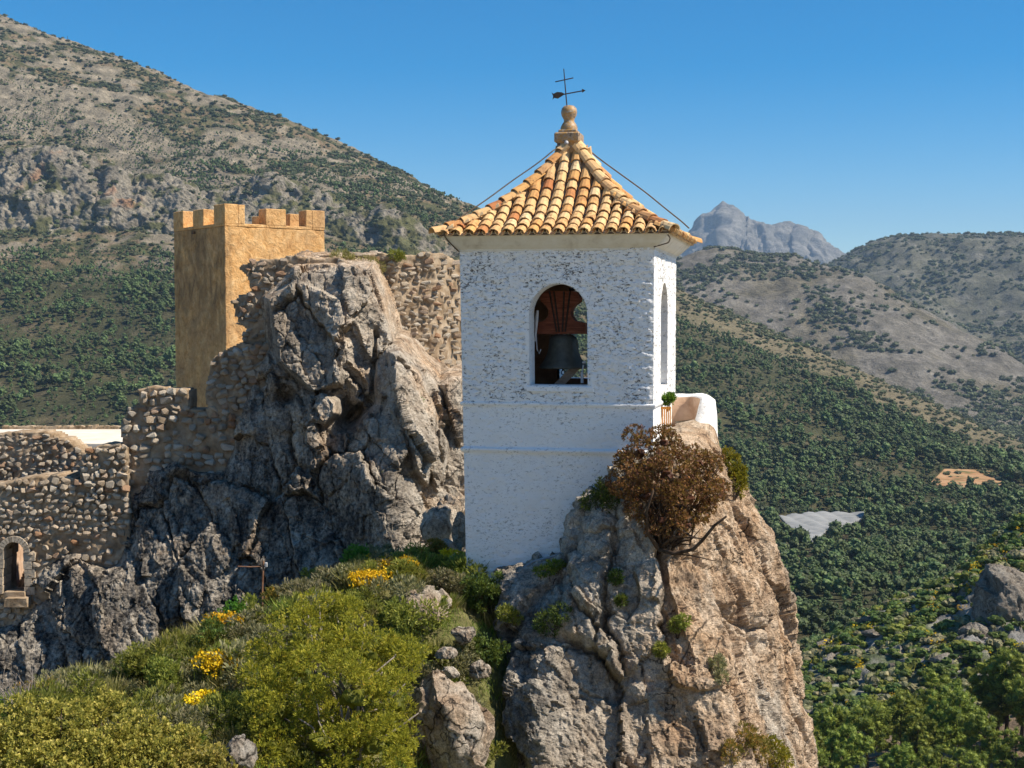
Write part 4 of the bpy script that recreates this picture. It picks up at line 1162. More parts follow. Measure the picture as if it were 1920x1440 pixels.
cG = blend([(0, (0.07, 0.085, 0.03)), (0.4, (0.12, 0.135, 0.045)), (0.6, (0.21, 0.19, 0.085)), (0.8, (0.33, 0.27, 0.17)), (1, (0.44, 0.38, 0.28))], n1 * 0.6 + n2 * 0.45)
slope = obj('slope', V, grid_faces(len(ys), len(xs)), M['slope'], attrs={'ground': cG}, smooth_shade=True)
tag(slope, kind='structure')

# unseen pale hill behind the viewpoint, added and raised to bounce sun into shade
xs, ys = np.linspace(-90, 90, 181), np.linspace(-110, 5.2, 116)
GX2, GY2 = np.meshgrid(xs, ys)
Z2_ = -5.6 + 0.5 * np.maximum(-GY2 - 12, 0) - 0.9 * np.maximum(np.abs(GX2 + 2) - 12, 0) ** 1.0 * 0.6 
V = np.stack([GX2, GY2, Z2_], -1).reshape(-1, 3); V[:, 2] += 0.8 * fbm(V * 0.12, 4, 361) * smooth(5.2, -2, V[:, 1])
n1 = fbm(V * 0.2, 4, 363) * 0.5 + 0.5
tag(obj('bounce_hill', V, grid_faces(len(ys), len(xs)), M['slope'], attrs={'ground': blend([(0, (0.34, 0.30, 0.22)), (0.5, (0.48, 0.44, 0.37)), (1, (0.58, 0.54, 0.47))], n1)}, smooth_shade=True), kind='structure')

# ------------------------------------------------ boulders
def boulder(name, c, rad, seed, label, ochre_=0.35, stain_=0.2, n=70, e1=(0.3, 0, -1), amp=1.0, cat='boulder', group=None):
    bm = bmesh.new(); bmesh.ops.create_icosphere(bm, subdivisions=6 if n > 60 else 5, radius=1.0)
    bm.verts.index_update()
    V = np.array([v.co[:] for v in bm.verts]); Ft = np.array([[v.index for v in f.verts] for f in bm.faces]); bm.free()
    r = np.random.default_rng(seed)
    # cut by random planes so that the outline is angular
    for k in range(11):
        nrm = rand_dirs(1, r)[0]; h = r.uniform(0.62, 0.92)
        dd = V @ nrm; V = V - np.outer(np.maximum(dd - h, 0), nrm)
    V = V * np.array(rad) + np.array(c)
    N = vnormals(V, Ft)
    sc = float(np.mean(rad))
    V = V + N * (amp * sc * 0.55 * rock_disp(V / sc * 1.3, e1, seed, 0.7))[:, None]
    nz = fbm(V * 1.4 / sc, 4, seed + 3)
    o = obj(name, V, Ft, M['limestone'], attrs={'stain': np.clip(stain_ + nz, 0, 1) * 0.7, 'ochre': np.clip(ochre_ + nz * 0.8, 0, 1)}, smooth_shade=True)
    return tag(o, label, cat, group)
def px_m(n, Y): return n * Y / F
boulder('boulder', at(842, 1365, 16.0), (px_m(86, 16), 0.55, px_m(128, 16)), 81, 'big upright rounded boulder lit orange on its side, between the green bush and the spire', 0.55, 0.25)
boulder('boulder', at(790, 1146, 19.2), (px_m(60, 19.2), 0.45, px_m(40, 19.2)), 82, 'pale squat boulder on the slope below the foot of the white tower', 0.35, 0.1)
for k, (x, y, Y, a, b) in enumerate([(826, 985, 24.0, 40, 40), (846, 958, 24.4, 26, 30), (862, 1000, 22.6, 16, 40), (858, 1065, 21.4, 18, 32), (838, 1030, 23.0, 22, 20)]):
    boulder('limestone_rock', at(x, y, Y), (px_m(a, Y), px_m(a, Y), px_m(b, Y)), 90 + k, 'pale lichened limestone rock piled between the crag and the tower wall', 0.4, 0.1, 50, group='rocks piled beside the tower')
for k, (x, y, Y, a, b) in enumerate([(870, 1190, 18.6, 26, 18), (835, 1225, 17.9, 22, 14), (900, 1255, 18.0, 20, 24), (880, 1330, 17.2, 22, 26), (845, 1262, 17.2, 18, 12)]):
    boulder('limestone_rock', at(x, y, Y), (px_m(a, Y), px_m(a, Y) * .8, px_m(b, Y)), 140 + k, 'half-buried grey rock in the gully between the big boulder and the spire', 0.3, 0.3, 50, group='rocks in the gully')
for k, (x, y, Y, a, b) in enumerate([(640, 1086, 21.5, 34, 10), (590, 1118, 21.1, 20, 9), (455, 1196, 20.1, 24, 10), (352, 1228, 19.5, 30, 14), (330, 1240, 19.2, 16, 12), (690, 1160, 19.6, 14, 10), (220, 1300, 18.2, 14, 12)]):
    boulder('limestone_rock', at(x, y, Y), (px_m(a, Y), px_m(a, Y) * .8, px_m(b, Y)), 110 + k, 'low pale limestone rock along the upper edge of the planted slope', 0.25, 0.05, 50, group='rocks along the slope edge')
boulder('limestone_rock', at(452, 1420, 13.6), (px_m(34, 13.6), 0.2, px_m(42, 13.6)), 130, 'dark jagged grey rock poking out beneath the big bright green bush', 0.1, 0.7, 50)

# ------------------------------------------------ rubble stones, shared meshes of about 30 triangles
STONES = []
for k in range(14):
    r = np.random.default_rng(900 + k)
    bm = bmesh.new()
    for p in rand_dirs(18, r):
        q = np.sign(p) * np.abs(p) ** 0.72
        bm.verts.new(q * r.uniform(0.8, 1.05))
    bmesh.ops.convex_hull(bm, input=bm.verts[:])
    for v in [v for v in bm.verts if not v.link_faces]: bm.verts.remove(v)
    bm.verts.index_update()
    STONES.append((np.array([v.co[:] for v in bm.verts]), [[v.index for v in f.verts] for f in bm.faces]))
    bm.free()
def stone_mesh(k, mat): return mesh_data('stone', STONES[k][0], STONES[k][1], mat)
STONE_ME = [stone_mesh(k, M['stone']) for k in range(len(STONES))]

def rubble_wall(name, poly, Yf, thick, label, seed, course=13, wid=(12, 24), skip=None, holes=(), proud=0.05, jag=4.0, cap=True, limit=290):
    r = np.random.default_rng(seed)
    P = np.array(poly, float)
    st = 3.0
    gx = np.arange(P[:, 0].min() - 4, P[:, 0].max() + 5, st); gy = np.arange(P[:, 1].min() - 4, P[:, 1].max() + 5, st)
    X, Yy = np.meshgrid(gx, gy)
    Yv = Yf(X) if callable(Yf) else np.full(X.shape, float(Yf))
    V = at(X, Yy, Yv).reshape(-1, 3)
    jn = (jag * fbm(V * 2.5, 3, seed)).reshape(X.shape)
    sdv = poly_sd(X, Yy, poly) + jn
    for h in holes: sdv = np.maximum(sdv, -poly_sd(X, Yy, h))
    k = sdv < 0
    kf = k[:-1, :-1] & k[1:, 1:] & k[:-1, 1:] & k[1:, :-1]
    Fq = grid_faces(len(gy), len(gx), kf, flip=True)
    d = 0.10 * fbm(V * 1.3, 3, seed + 1) + 0.05 * ridged(V * 4.0, 3, seed + 2) + 0.03 * fbm(V * 10, 2, seed + 3)
    V = V + np.array((0, -1.0, 0)) * d[:, None] + 0.03 * np.stack([fbm(V * 5, 2, seed + 5), 0 * d, fbm(V * 5, 2, seed + 6)], -1)
    V, Fq, _ = compact(V, Fq)
    V, Fq, _ = skirt(V, Fq, (0, thick, 0))
    root = empty(name, V3(at(P[:, 0].mean(), P[:, 1].max(), float(np.mean(Yv)))))
    tag(root, label, 'wall')
    inv = Matrix.Translation(-root.location)
    body = obj('wall_core', V, Fq, M['mortar'], root, smooth_shade=True); body.matrix_local = inv
    # courses of stones
    S = []
    y = P[:, 1].min() - 2
    while y < P[:, 1].max():
        h = course * r.uniform(0.75, 1.25)
        x = P[:, 0].min() + r.uniform(-10, 5)
        while x < P[:, 0].max():
            w = r.uniform(*wid) * (1.0 if r.random() > 0.12 else 1.5)
            cx_, cy_ = x + w / 2, y + h / 2 + r.normal() * 1.6 + 2.5 * math.sin(x * 0.05 + seed)
            s = float(poly_sd(np.array([cx_]), np.array([cy_]), poly)[0]) + float(jag * fbm(at(cx_, cy_, 30.0)[None], 3, seed)[0]) * 0.6
            for hh in holes: s = max(s, -float(poly_sd(np.array([cx_]), np.array([cy_]), hh)[0]) + w * 0.5)
            p_skip = skip(cx_, cy_) if skip else 0.08
            if s < -2 and r.random() > p_skip:
                S.append((cx_, cy_, w, h, s))
            x += w * r.uniform(0.92, 1.15)
        y += h * 0.95
    S.sort(key=lambda q: -q[2] * q[3])
    rv, rf, rn = [], [], 0
    for k_, (cx_, cy_, w, h, s) in enumerate(S):
        Yc = float(Yf(np.array(cx_)) if callable(Yf) else Yf)
        c = at(cx_, cy_, Yc - 0.02 - proud * r.uniform(0.0, 1.0))
        sx, sz = px_m(w * 0.58 * r.uniform(0.85, 1.05), Yc), px_m(h * 0.54 * r.uniform(0.8, 1.1), Yc)
        sy = min(sx, sz) * r.uniform(0.8, 1.2)
        R3 = Euler((r.normal() * 0.25, r.normal() * 0.22, r.normal() * 0.25)).to_matrix().to_4x4()
        m4 = Matrix.Translation(V3(c)) @ R3 @ Matrix.Diagonal((sx, sy, sz, 1))
        q = r.integers(len(STONES))
        if k_ < limit:
            link('stone', STONE_ME[q], root, inv @ m4)
        else:
            A = np.array(m4)
            rv.append(STONES[q][0] @ A[:3, :3].T + A[:3, 3]); rf += [tuple(i + rn for i in f) for f in STONES[q][1]]; rn += len(STONES[q][0])
    if rv:
        o = obj('stone_fill', np.concatenate(rv), rf, M['stone'], root); o.matrix_local = inv; tag(o, kind='stuff')
    return root

W1P = [(226, 800), (238, 772), (258, 752), (258, 728), (300, 724), (354, 730), (357, 765), (386, 768), (389, 690), (400, 668), (425, 655), (450, 640), (480, 646), (500, 640), (545, 700), (520, 900), (440, 960), (300, 990), (243, 1010), (236, 900), (230, 840)]
def sk1(x, y):
    if y > 770 and x > 395: return 0.35
    if 790 < y < 905 and x < 330: return 0.35
    if y > 870: return 0.45
    return 0.12
rubble_wall('ruined_wall', W1P, 30.05, 0.8, 'stepped ruined rubble wall with one gap in its top, under the ochre tower', 1001, 13, (12, 24), sk1)
W5P = [(440, 592), (436, 568), (450, 552), (470, 545), (466, 525), (450, 505), (454, 490), (500, 484), (545, 478), (600, 486), (640, 480), (650, 560), (600, 640), (500, 665), (452, 652), (458, 620)]
rubble_wall('ruined_wall', W5P, 30.35, 0.9, 'dark weathered lump of rubble wall overhanging the ochre tower, atop the crag', 1002, 10, (9, 18), lambda x, y: 0.25, jag=9.0)
W2P = [(540, 486), (600, 478), (660, 480), (720, 476), (775, 474), (800, 470), (830, 474), (852, 484), (880, 486), (885, 760), (800, 740), (700, 700), (640, 620), (540, 560)]
rubble_wall('ruined_wall', W2P, lambda x: 31.2 + 0.006 * np.maximum(x - 735, 0) + 0.012 * np.maximum(x - 815, 0), 0.8, 'tall rubble wall of reddish stones behind the crag, meeting the white tower', 1003, 9, (11, 24), lambda x, y: 0.15, jag=6.0, proud=0.03)
ARCH = [(4, 1115), (6, 1060), (8, 1035), (16, 1020), (27, 1015), (38, 1022), (44, 1040), (47, 1075), (48, 1112)]
W3P = [(-160, 912), (0, 905), (60, 893), (128, 890), (150, 902), (153, 856), (165, 842), (185, 834), (215, 832), (240, 838), (245, 960), (246, 1060), (262, 1160), (-160, 1220)]
rubble_wall('ruined_wall', W3P, 29.8, 0.9, 'wide rubble wall with a small arched doorway and a broken pillar at its end', 1004, 11.5, (10, 19), lambda x, y: 0.55 if (y > 1000 and x > 60) else 0.06, holes=[ARCH])
W4P = [(-160, 820), (0, 813), (40, 808), (90, 811), (125, 822), (148, 838), (172, 855), (178, 940), (-160, 950)]
rubble_wall('ruined_wall', W4P, 33.5, 0.8, 'low rear rubble wall below the pale flat roof', 1005, 9.5, (9, 16), None, proud=0.04)

# doorway: dressed jambs, arch ring, a sunlit wall beyond and two steps
dw = empty('doorway', V3(at(27, 1112, 29.75)))
tag(dw, 'small arched stone doorway of pale dressed blocks in the rubble wall', 'doorway')
invd = Matrix.Translation(-dw.location)
def dblock(nm, pts, Y, dep, mt='block'):
    mb = MB(); mb.prism([(0, 0)] * 0 + [tuple(at(x, y, Y)[[0, 2]]) for x, y in pts], Y - 0.03, Y + dep)
    o = mb.build(nm, M[mt], dw); o.matrix_local = invd; return o
for k in range(5):
    y0 = 1034 + k * 16
    a, b = (-9 if k % 2 else -4), (6 if k > 1 else 8)
    dblock('jamb_block', [(a, y0), (b, y0), (b - 1, y0 + 15), (a, y0 + 15)], 29.72, 0.5)
    c_, d_ = (46 if k < 2 else 48), (60 if k % 2 else 66)
    dblock('jamb_block', [(c_ - 2, y0 + 2), (d_, y0 + 2), (d_, y0 + 17), (c_ - 1, y0 + 17)], 29.72, 0.5)
for k in range(13):
    a0, a1 = math.pi * (k + 0.08) / 13, math.pi * (k + 0.92) / 13
    f = lambda a, r0: (26 - (19.5 + r0) * math.cos(a), 1036 - (20 + r0) * math.sin(a))
    dblock('arch_stone', [f(a0, 0), f(a0, 11), f(a1, 11), f(a1, 0)], 29.7, 0.35)
mb = MB(); pa, pb_ = at(-14, 1130, 30.75), at(62, 1130, 33.2); zt_ = float(at(0, 985, 31.5)[2])
mb.add([(pa[0], pa[1], pa[2] - .3), (pb_[0], pb_[1], pa[2] - .3), (pb_[0], pb_[1], zt_), (pa[0], pa[1], zt_), (pa[0] - .3, pa[1] + .1, pa[2] - .3), (pb_[0] - .3, pb_[1] + .1, pa[2] - .3), (pb_[0] - .3, pb_[1] + .1, zt_), (pa[0] - .3, pa[1] + .1, zt_)], [(0, 1, 2, 3), (7, 6, 5, 4), (3, 2, 6, 7), (0, 4, 5, 1), (1, 5, 6, 2), (0, 3, 7, 4)])
o = mb.build('inner_wall', M['balcony_render'], dw); o.matrix_local = invd
dblock('step', [(8, 1110), (46, 1110), (48, 1122), (6, 1122)], 29.6, 0.3, 'mortar')
dblock('step', [(10, 1122), (50, 1122), (52, 1138), (8, 1138)], 29.4, 0.4, 'mortar')

# flat roofed building behind the walls
fb = empty('flat_roofed_building', V3(at(100, 900, 40)))
tag(fb, 'flat roofed ochre building with pale sunlit roof behind the rubble walls', 'building')
x0, x1 = -16.0, float(at(236, 830, 38.5)[0])
mb = MB(); mb.box(((x0 + x1) / 2 - fb.location.x, 41 - fb.location.y, -5.5 - fb.location.z), (x1 - x0, 5.0, 3.9)); mb.build('wall', M['tan'], fb)
mb = MB(); mb.bevbox(((x0 + x1) / 2 - fb.location.x, 41 - fb.location.y, -3.49 - fb.location.z), (x1 - x0 + 0.2, 5.2, 0.14), 0.02); mb.build('roof_slab', M['cream_roof'], fb)
mb = MB()
for k in range(60): mb.box((x0 + (x1 - x0) * (k + 0.5 + rng.uniform(-.3, .3)) / 60 - fb.location.x, 43.5 - fb.location.y, -3.40 - fb.location.z + rng.normal() * 0.01), ((x1 - x0) / 60 * rng.uniform(0.9, 1.8), 0.3, 0.12 + abs(rng.normal()) * 0.03), None, 0.02)
mb.build('roof_kerb', M['mortar'], fb)
# ================================================================== the white bell tower
PHI = R(13.0); TW = 2.894; TH = 0.34
FL = np.array((-0.779, 20.65)); ZB = -4.7
EX = np.array((math.cos(PHI), -math.sin(PHI))); EY = np.array((math.sin(PHI), math.cos(PHI)))
def face_xz(px, py, depth=0.0):
    """where a ray meets the plane of the front wall (local x, world z)"""
    u, b, c = ray(px, py)
    o = FL + EY * depth
    k = (o @ EY) / (np.array((float(u), float(b))) @ EY)
    p = np.array((float(u), float(b))) * k
    return float((p - o) @ EX), float(c) * k
tower = empty('bell_tower', (FL[0], FL[1], ZB), -PHI)
tag(tower, 'white rough-plastered bell tower with pyramid roof of yellow clay tiles', 'bell tower')
Z_TOP = face_xz(1225, 464)[1]; Z_EAVE = face_xz(1225, 437)[1]
Z_M1 = face_xz(1225, 760)[1]; Z_M2 = face_xz(1150, 847)[1]
def lean(V):
    V = np.array(V, float); z = V[:, 2] + ZB
    V[:, 0] += 0.115 * np.clip((Z_TOP - z) / (Z_TOP - ZB), 0, 1.1) * np.clip(1 - V[:, 0] / TW, 0, 1)
    return V
wxl, wzb = face_xz(990, 722); wxr, _ = face_xz(1100, 722); wzt = face_xz(1047, 532)[1]; wzs = face_xz(1047, 590)[1]
def arch_sd(x, z, c, hw, zb, zs, zt):
    box = np.maximum(np.abs(x - c) - hw, np.maximum(zb - z, z - zs))
    e = np.sqrt(((x - c) / hw) ** 2 + ((z - zs) / (zt - zs)) ** 2)
    el = np.where(z >= zs, (e - 1) * hw, 9.0)
    low = np.where(z < zs, box, 9.0)
    return np.where(z >= zs, el, low)
def panel(name, place, res, hole, rough, seed, mats):
    """one wall: outer skin with arch opening, inner skin, reveal. place maps (u, depth, z) to local"""
    nu, nz = int(TW / res), int((Z_TOP - ZB) / res)
    U, Z = np.meshgrid(np.linspace(0, TW, nu), np.linspace(ZB, Z_TOP, nz))
    s = arch_sd(U, Z, *hole)
    h = res * 0.5
    gx_ = (arch_sd(U + h, Z, *hole) - arch_sd(U - h, Z, *hole)) / (2 * h); gz_ = (arch_sd(U, Z + h, *hole) - arch_sd(U, Z - h, *hole)) / (2 * h)
    gl = np.maximum(gx_ ** 2 + gz_ ** 2, 0.2)
    near = np.abs(s) < res * 0.75
    U2 = np.where(near, U - s * gx_ / gl, U); Z2 = np.where(near, Z - s * gz_ / gl, Z)
    s2 = np.where(near, 0, s)
    k = s2 >= -1e-6
    kf = k[:-1, :-1] & k[1:, 1:] & k[:-1, 1:] & k[1:, :-1]
    Q = np.stack([U2.ravel() * 1.0, np.full(U.size, seed * 3.1), Z2.ravel()], -1)
    upper = smooth(Z_M1 - 0.05, Z_M1 + 0.1, Z2.ravel())
    edge = np.clip(np.minimum(np.minimum(U.ravel(), TW - U.ravel()) / 0.05, s2.ravel() / 0.06), 0, 1)
    Qs = Q * np.array((1, 1, 1.8))
    lay = ridged(Qs * np.array((2.3, 1, 3.2)), 4, seed + 1)
    d = (0.012 + 0.010 * upper) * fbm(Qs * 5.0, 4, seed) + upper * 0.016 * lay + 0.010 * fbm(Q * 1.2, 3, seed + 4)
    pits = fbm(Qs * 13.0, 3, seed + 7)
    zone = fbm(Q * 0.9, 3, seed + 8)
    d -= (0.010 + 0.016 * upper) * smooth(0.16 - 0.12 * zone - 0.06 * upper, 0.42, pits)
    d *= rough * edge
    jag = 0.006 * fbm(Q * 6, 3, seed + 11)
    outer = place(U2.ravel() + jag * (edge < 1), -d, Z2.ravel() - ZB)
    Fo = grid_faces(nz, nu, kf)
    mi = list((Z2.ravel()[Fo[:, 0]] < Z_M1).astype(int))
    # inner skin, coarser
    hi = 30
    Ui, Zi = np.meshgrid(np.linspace(TH, TW - TH, hi), np.linspace(Z_M1 - 0.25, Z_TOP, 40))
    si = arch_sd(Ui, Zi, hole[0], hole[1] + 0.03, hole[2] - 0.02, hole[3], hole[4] + 0.03); ki = si >= -0.02
    kfi = ki[:-1, :-1] & ki[1:, 1:] & ki[:-1, 1:] & ki[1:, :-1]
    inner = place(Ui.ravel(), np.full(Ui.size, TH), Zi.ravel() - ZB); Fi = grid_faces(40, hi, kfi)
    # reveal around the arch
    c, hw, zb, zs, zt = hole
    loop = [(c + hw, zb + (zs - zb) * t) for t in np.linspace(0, 1, 14)] + [(c + hw * math.cos(a), zs + (zt - zs) * math.sin(a)) for a in np.linspace(0, math.pi, 26)[1:]] + [(c - hw, zs + (zb - zs) * t) for t in np.linspace(0, 1, 14)[1:]] + [(c + hw * t, zb) for t in np.linspace(-1, 1, 14)[1:-1]]
    lp = np.array(loop); nn = len(lp); dep = np.linspace(-0.004, TH + 0.03, 9)
    rv = np.concatenate([place(lp[:, 0] + 0.008 * fbm(np.column_stack([lp * 4, np.full(nn, q * 5 + seed)]), 2, 5), np.full(nn, q), lp[:, 1] - ZB) for q in dep])
    Fr = [(a * nn + b, a * nn + (b + 1) % nn, (a + 1) * nn + (b + 1) % nn, (a + 1) * nn + b) for a in range(8) for b in range(nn)]
    Vp = np.concatenate([outer, inner, rv])
    Fp = np.concatenate([Fo, Fi + len(outer), np.array(Fr) + len(outer) + len(inner)])
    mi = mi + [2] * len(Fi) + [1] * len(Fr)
    Vc, Fc, _ = compact(lean(Vp), Fp)
    return obj(name, Vc, Fc, mats, tower, smooth_shade=True, mi=mi)
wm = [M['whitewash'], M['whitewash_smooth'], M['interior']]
hole_f = ((wxl + wxr) / 2, (wxr - wxl) / 2, wzb, wzs, wzt)
hole_r = (1.28, 0.44, wzb - 0.05, wzs + 0.02, wzt + 0.04)
hole_b = (TW / 2 + 0.05, 0.5, wzb, wzs, wzt)
S_ = np.stack
panel('front_wall', lambda u, d, z: S_([u, d, z], -1), 0.0125, hole_f, 1.0, 21, wm)
panel('side_wall', lambda u, d, z: S_([TW - d, u, z], -1), 0.022, hole_r, 0.7, 22, wm)
panel('side_wall', lambda u, d, z: S_([0 + d, u, z], -1), 0.05, (TW / 2, 0.1, wzb + 0.5, wzs, wzt - 0.4), 0.7, 23, wm)
panel('back_wall', lambda u, d, z: S_([u, TW - d, z], -1), 0.05, hole_b, 0.7, 24, wm)
# window surround: thin raised lip round the arch and sill
def lip(c, hw, zb, zs, zt, o0, o1, t, y0):
    a = [(c + (hw + o0) * math.cos(q), zs + (zt - zs + o0) * math.sin(q)) for q in np.linspace(0.12, math.pi * 0.62, 22)]
    b = [(c + (hw + o1) * math.cos(q), zs + (zt - zs + o1) * math.sin(q)) for q in np.linspace(0.12, math.pi * 0.62, 22)]
    V = [(x, y0 - t, z - ZB) for x, z in a] + [(x, y0 - t, z - ZB) for x, z in b] + [(x, y0 + .02, z - ZB) for x, z in a] + [(x, y0 + .02, z - ZB) for x, z in b]
    n = len(a); Fs = []
    for k in range(n - 1):
        Fs += [(k, k + 1, n + k + 1, n + k), (n + k, n + k + 1, 3 * n + k + 1, 3 * n + k), (2 * n + k + 1, 2 * n + k, k, k + 1)]
    return V, Fs
Vl, Fl = lip(*hole_f, 0.015, 0.075, 0.018, 0)
obj('arch_moulding', lean(Vl), Fl, M['whitewash_smooth'], tower)
mb = MB(); mb.bevbox((hole_f[0] + 0.02, 0.02, wzb - 0.055 - ZB), (hole_f[1] * 2 + 0.16, 0.09, 0.10), 0.018)
mb.v = [lean(np.concatenate(mb.v))]; mb.build('window_sill', M['whitewash_smooth'], tower)
# string courses and cornice run round all four sides
def ring_profile(name, prof, mat, wav, n=46, smooth_shade=False):
    t = np.linspace(0, 1, n, endpoint=False)
    rows_ = []
    for o, z in prof:
        P = [np.stack([-o + (TW + 2 * o) * t, np.full(n, -o)], -1), np.stack([np.full(n, TW + o), -o + (TW + 2 * o) * t], -1),
             np.stack([TW + o - (TW + 2 * o) * t, np.full(n, TW + o)], -1), np.stack([np.full(n, -o), TW + o - (TW + 2 * o) * t], -1)]
        P = np.concatenate(P)
        w = wav * fbm(np.column_stack([P * 2.2, np.full(len(P), z * 3)]), 3, 7)
        w2 = wav * fbm(np.column_stack([P * 6, np.full(len(P), z * 3 + 9)]), 2, 8)
        rows_.append(np.column_stack([P + (w2 * 0.5)[:, None] * 0.7, np.full(len(P), z - ZB) + w]))
    V = np.concatenate(rows_); m = 4 * n
    Fs = np.array([(a * m + b, a * m + (b + 1) % m, (a + 1) * m + (b + 1) % m, (a + 1) * m + b) for a in range(len(prof) - 1) for b in range(m)])
    return obj(name, lean(V), Fs, mat, tower, smooth_shade=smooth_shade)
ring_profile('string_course', [(-0.02, Z_M1 - 0.045), (0.022, Z_M1 - 0.04), (0.034, Z_M1 - 0.01), (0.03, Z_M1 + 0.008), (-0.02, Z_M1 + 0.03)], M['whitewash_smooth'], 0.012)
ring_profile('string_course', [(-0.02, Z_M2 - 0.05), (0.028, Z_M2 - 0.045), (0.044, Z_M2 - 0.01), (0.04, Z_M2 + 0.012), (-0.02, Z_M2 + 0.045)], M['whitewash_smooth'], 0.010)
OV = 0.27
ring_profile('cornice', [(-0.02, Z_TOP - 0.035), (0.012, Z_TOP - 0.03), (0.02, Z_TOP), (0.05, Z_TOP + 0.02), (0.10, Z_TOP + 0.06), (0.155, Z_TOP + 0.12), (0.20, Z_EAVE - 0.045), (0.215, Z_EAVE - 0.01), (0.2, Z_EAVE + 0.03), (-0.1, Z_EAVE + 0.04)], M['bounce_cream'], 0.008)
# ---------------------------------------------------------------- roof
LE = TW + 2 * OV; DH = LE / 2
Z_APEX = float(at(1064, 262, 21.7)[2]); RISE = Z_APEX - Z_EAVE
def rh(t): return RISE * (0.50 * t + 0.50 * np.asarray(t, float) ** 2.5)
def rdh(t): return RISE / DH * (0.50 + 1.25 * np.asarray(t, float) ** 1.5)
dd = np.linspace(0, DH, 400); ss = np.concatenate([[0], np.cumsum(np.sqrt(np.diff(dd) ** 2 + np.diff(rh(dd / DH)) ** 2))])
def d_of_s(s): return float(np.interp(s, ss, dd))
SIDES = [((-OV, -OV), (1, 0), (0, 1)), ((TW + OV, -OV), (0, 1), (-1, 0)), ((TW + OV, TW + OV), (-1, 0), (0, -1)), ((-OV, TW + OV), (0, -1), (1, 0))]
deckV, deckF = [], []
for (ox, oy), eu, ev in SIDES:
    n0 = len(deckV); ts = np.linspace(0, 0.97, 16)
    for t in ts:
        for q in (t * DH, LE - t * DH):
            deckV.append((ox + eu[0] * q + ev[0] * t * DH, oy + eu[1] * q + ev[1] * t * DH, Z_EAVE - ZB + float(rh(t)) - 0.02))
    deckF += [(n0 + 2 * k, n0 + 2 * k + 1, n0 + 2 * k + 3, n0 + 2 * k + 2) for k in range(15)]
roof = obj('roof', deckV, deckF, M['mortar'], tower)
def tile_mesh(name, L, r0, r1, th, seg=5, arc=0.97):
    V, Fs = [], []
    for y, rr in ((0, r0), (L, r1)):
        for q in (rr, rr - th):
            for k in range(seg + 1):
                a = math.pi * (0.5 + arc * (0.5 - k / seg))
                V.append((q * math.cos(a), y, q * math.sin(a) * 0.92))
    n = seg + 1
    for k in range(seg):
        Fs += [(k, k + 1, 2 * n + k + 1, 2 * n + k), (n + k + 1, n + k, 3 * n + k, 3 * n + k + 1), (n + k, n + k + 1, k + 1, k), (2 * n + k, 2 * n + k + 1, 3 * n + k + 1, 3 * n + k)]
    Fs += [(0, 2 * n, 3 * n, n), (seg, n + seg, 3 * n + seg, 2 * n + seg)]
    return V, Fs
TILE = [tile_mesh('roof_tile', 0.30, 0.083 + 0.004 * k, 0.068 + 0.003 * k, 0.014) for k in range(3)]
TILE_ME = [mesh_data('roof_tile', v, f, M['tile']) for v, f in TILE]
HIPT = tile_mesh('hip_tile', 0.33, 0.105, 0.088, 0.016, 6)
HIP_ME = mesh_data('hip_tile', *HIPT, M['tile'])
r_ = np.random.default_rng(21)
NCOL = 18; PIT = LE / NCOL
fill = MB()
def tile_matrix(side, u, d, lift, tiltdn=0.075, jit=1.0):
    (ox, oy), eu, ev = SIDES[side]
    t = max(d, 0) / DH
    z = Z_EAVE - ZB + float(rh(t)) + (d * float(rdh(0)) if d < 0 else 0) + lift
    p = Vector((ox + eu[0] * u + ev[0] * d, oy + eu[1] * u + ev[1] * d, z))
    X = Vector((eu[0], eu[1], 0)); Yv = Vector((ev[0], ev[1], float(rdh(min(1, t + 0.05))))).normalized(); Z = X.cross(Yv).normalized()
    m = Matrix((X, Yv, Z)).transposed().to_4x4()
    m = m @ Euler((-tiltdn + r_.normal() * 0.012 * jit, r_.normal() * 0.02 * jit, r_.normal() * 0.022 * jit)).to_matrix().to_4x4()
    return Matrix.Translation(p) @ m
for side in range(4):
    for c in range(NCOL):
        u = (c + 0.5) * PIT; dmax = DH - abs(u - LE / 2)
        s = -0.035
        while True:
            d = d_of_s(s) if s > 0 else s
            if d > dmax - 0.10: break
            if d + 0.17 > dmax and s > 0.1 and d > dmax - 0.12: break
            m = tile_matrix(side, u + r_.normal() * 0.006, d, 0.018)
            q = r_.integers(3)
            if side in (0, 1): link('roof_tile', TILE_ME[q], roof, m)
            else: fill.add(np.array(TILE[q][0]) @ np.array(m)[:3, :3].T + np.array(m)[:3, 3], TILE[q][1])
            s += 0.213 + r_.normal() * 0.006
    for c in range(NCOL + 1):                                # channel tiles between the covers
        u = c * PIT; dmax = DH - abs(u - LE / 2); s = -0.02
        while True:
            d = d_of_s(s) if s > 0 else s
            if d > dmax - 0.05: break
            m = tile_matrix(side, u, d, 0.052) @ Euler((0, math.pi, 0)).to_matrix().to_4x4()
            fill.add(np.array(TILE[0][0]) @ np.array(m)[:3, :3].T + np.array(m)[:3, 3], TILE[0][1])
            s += 0.24
tag(fill.build('channel_tiles', M['tile'], roof), kind='stuff')
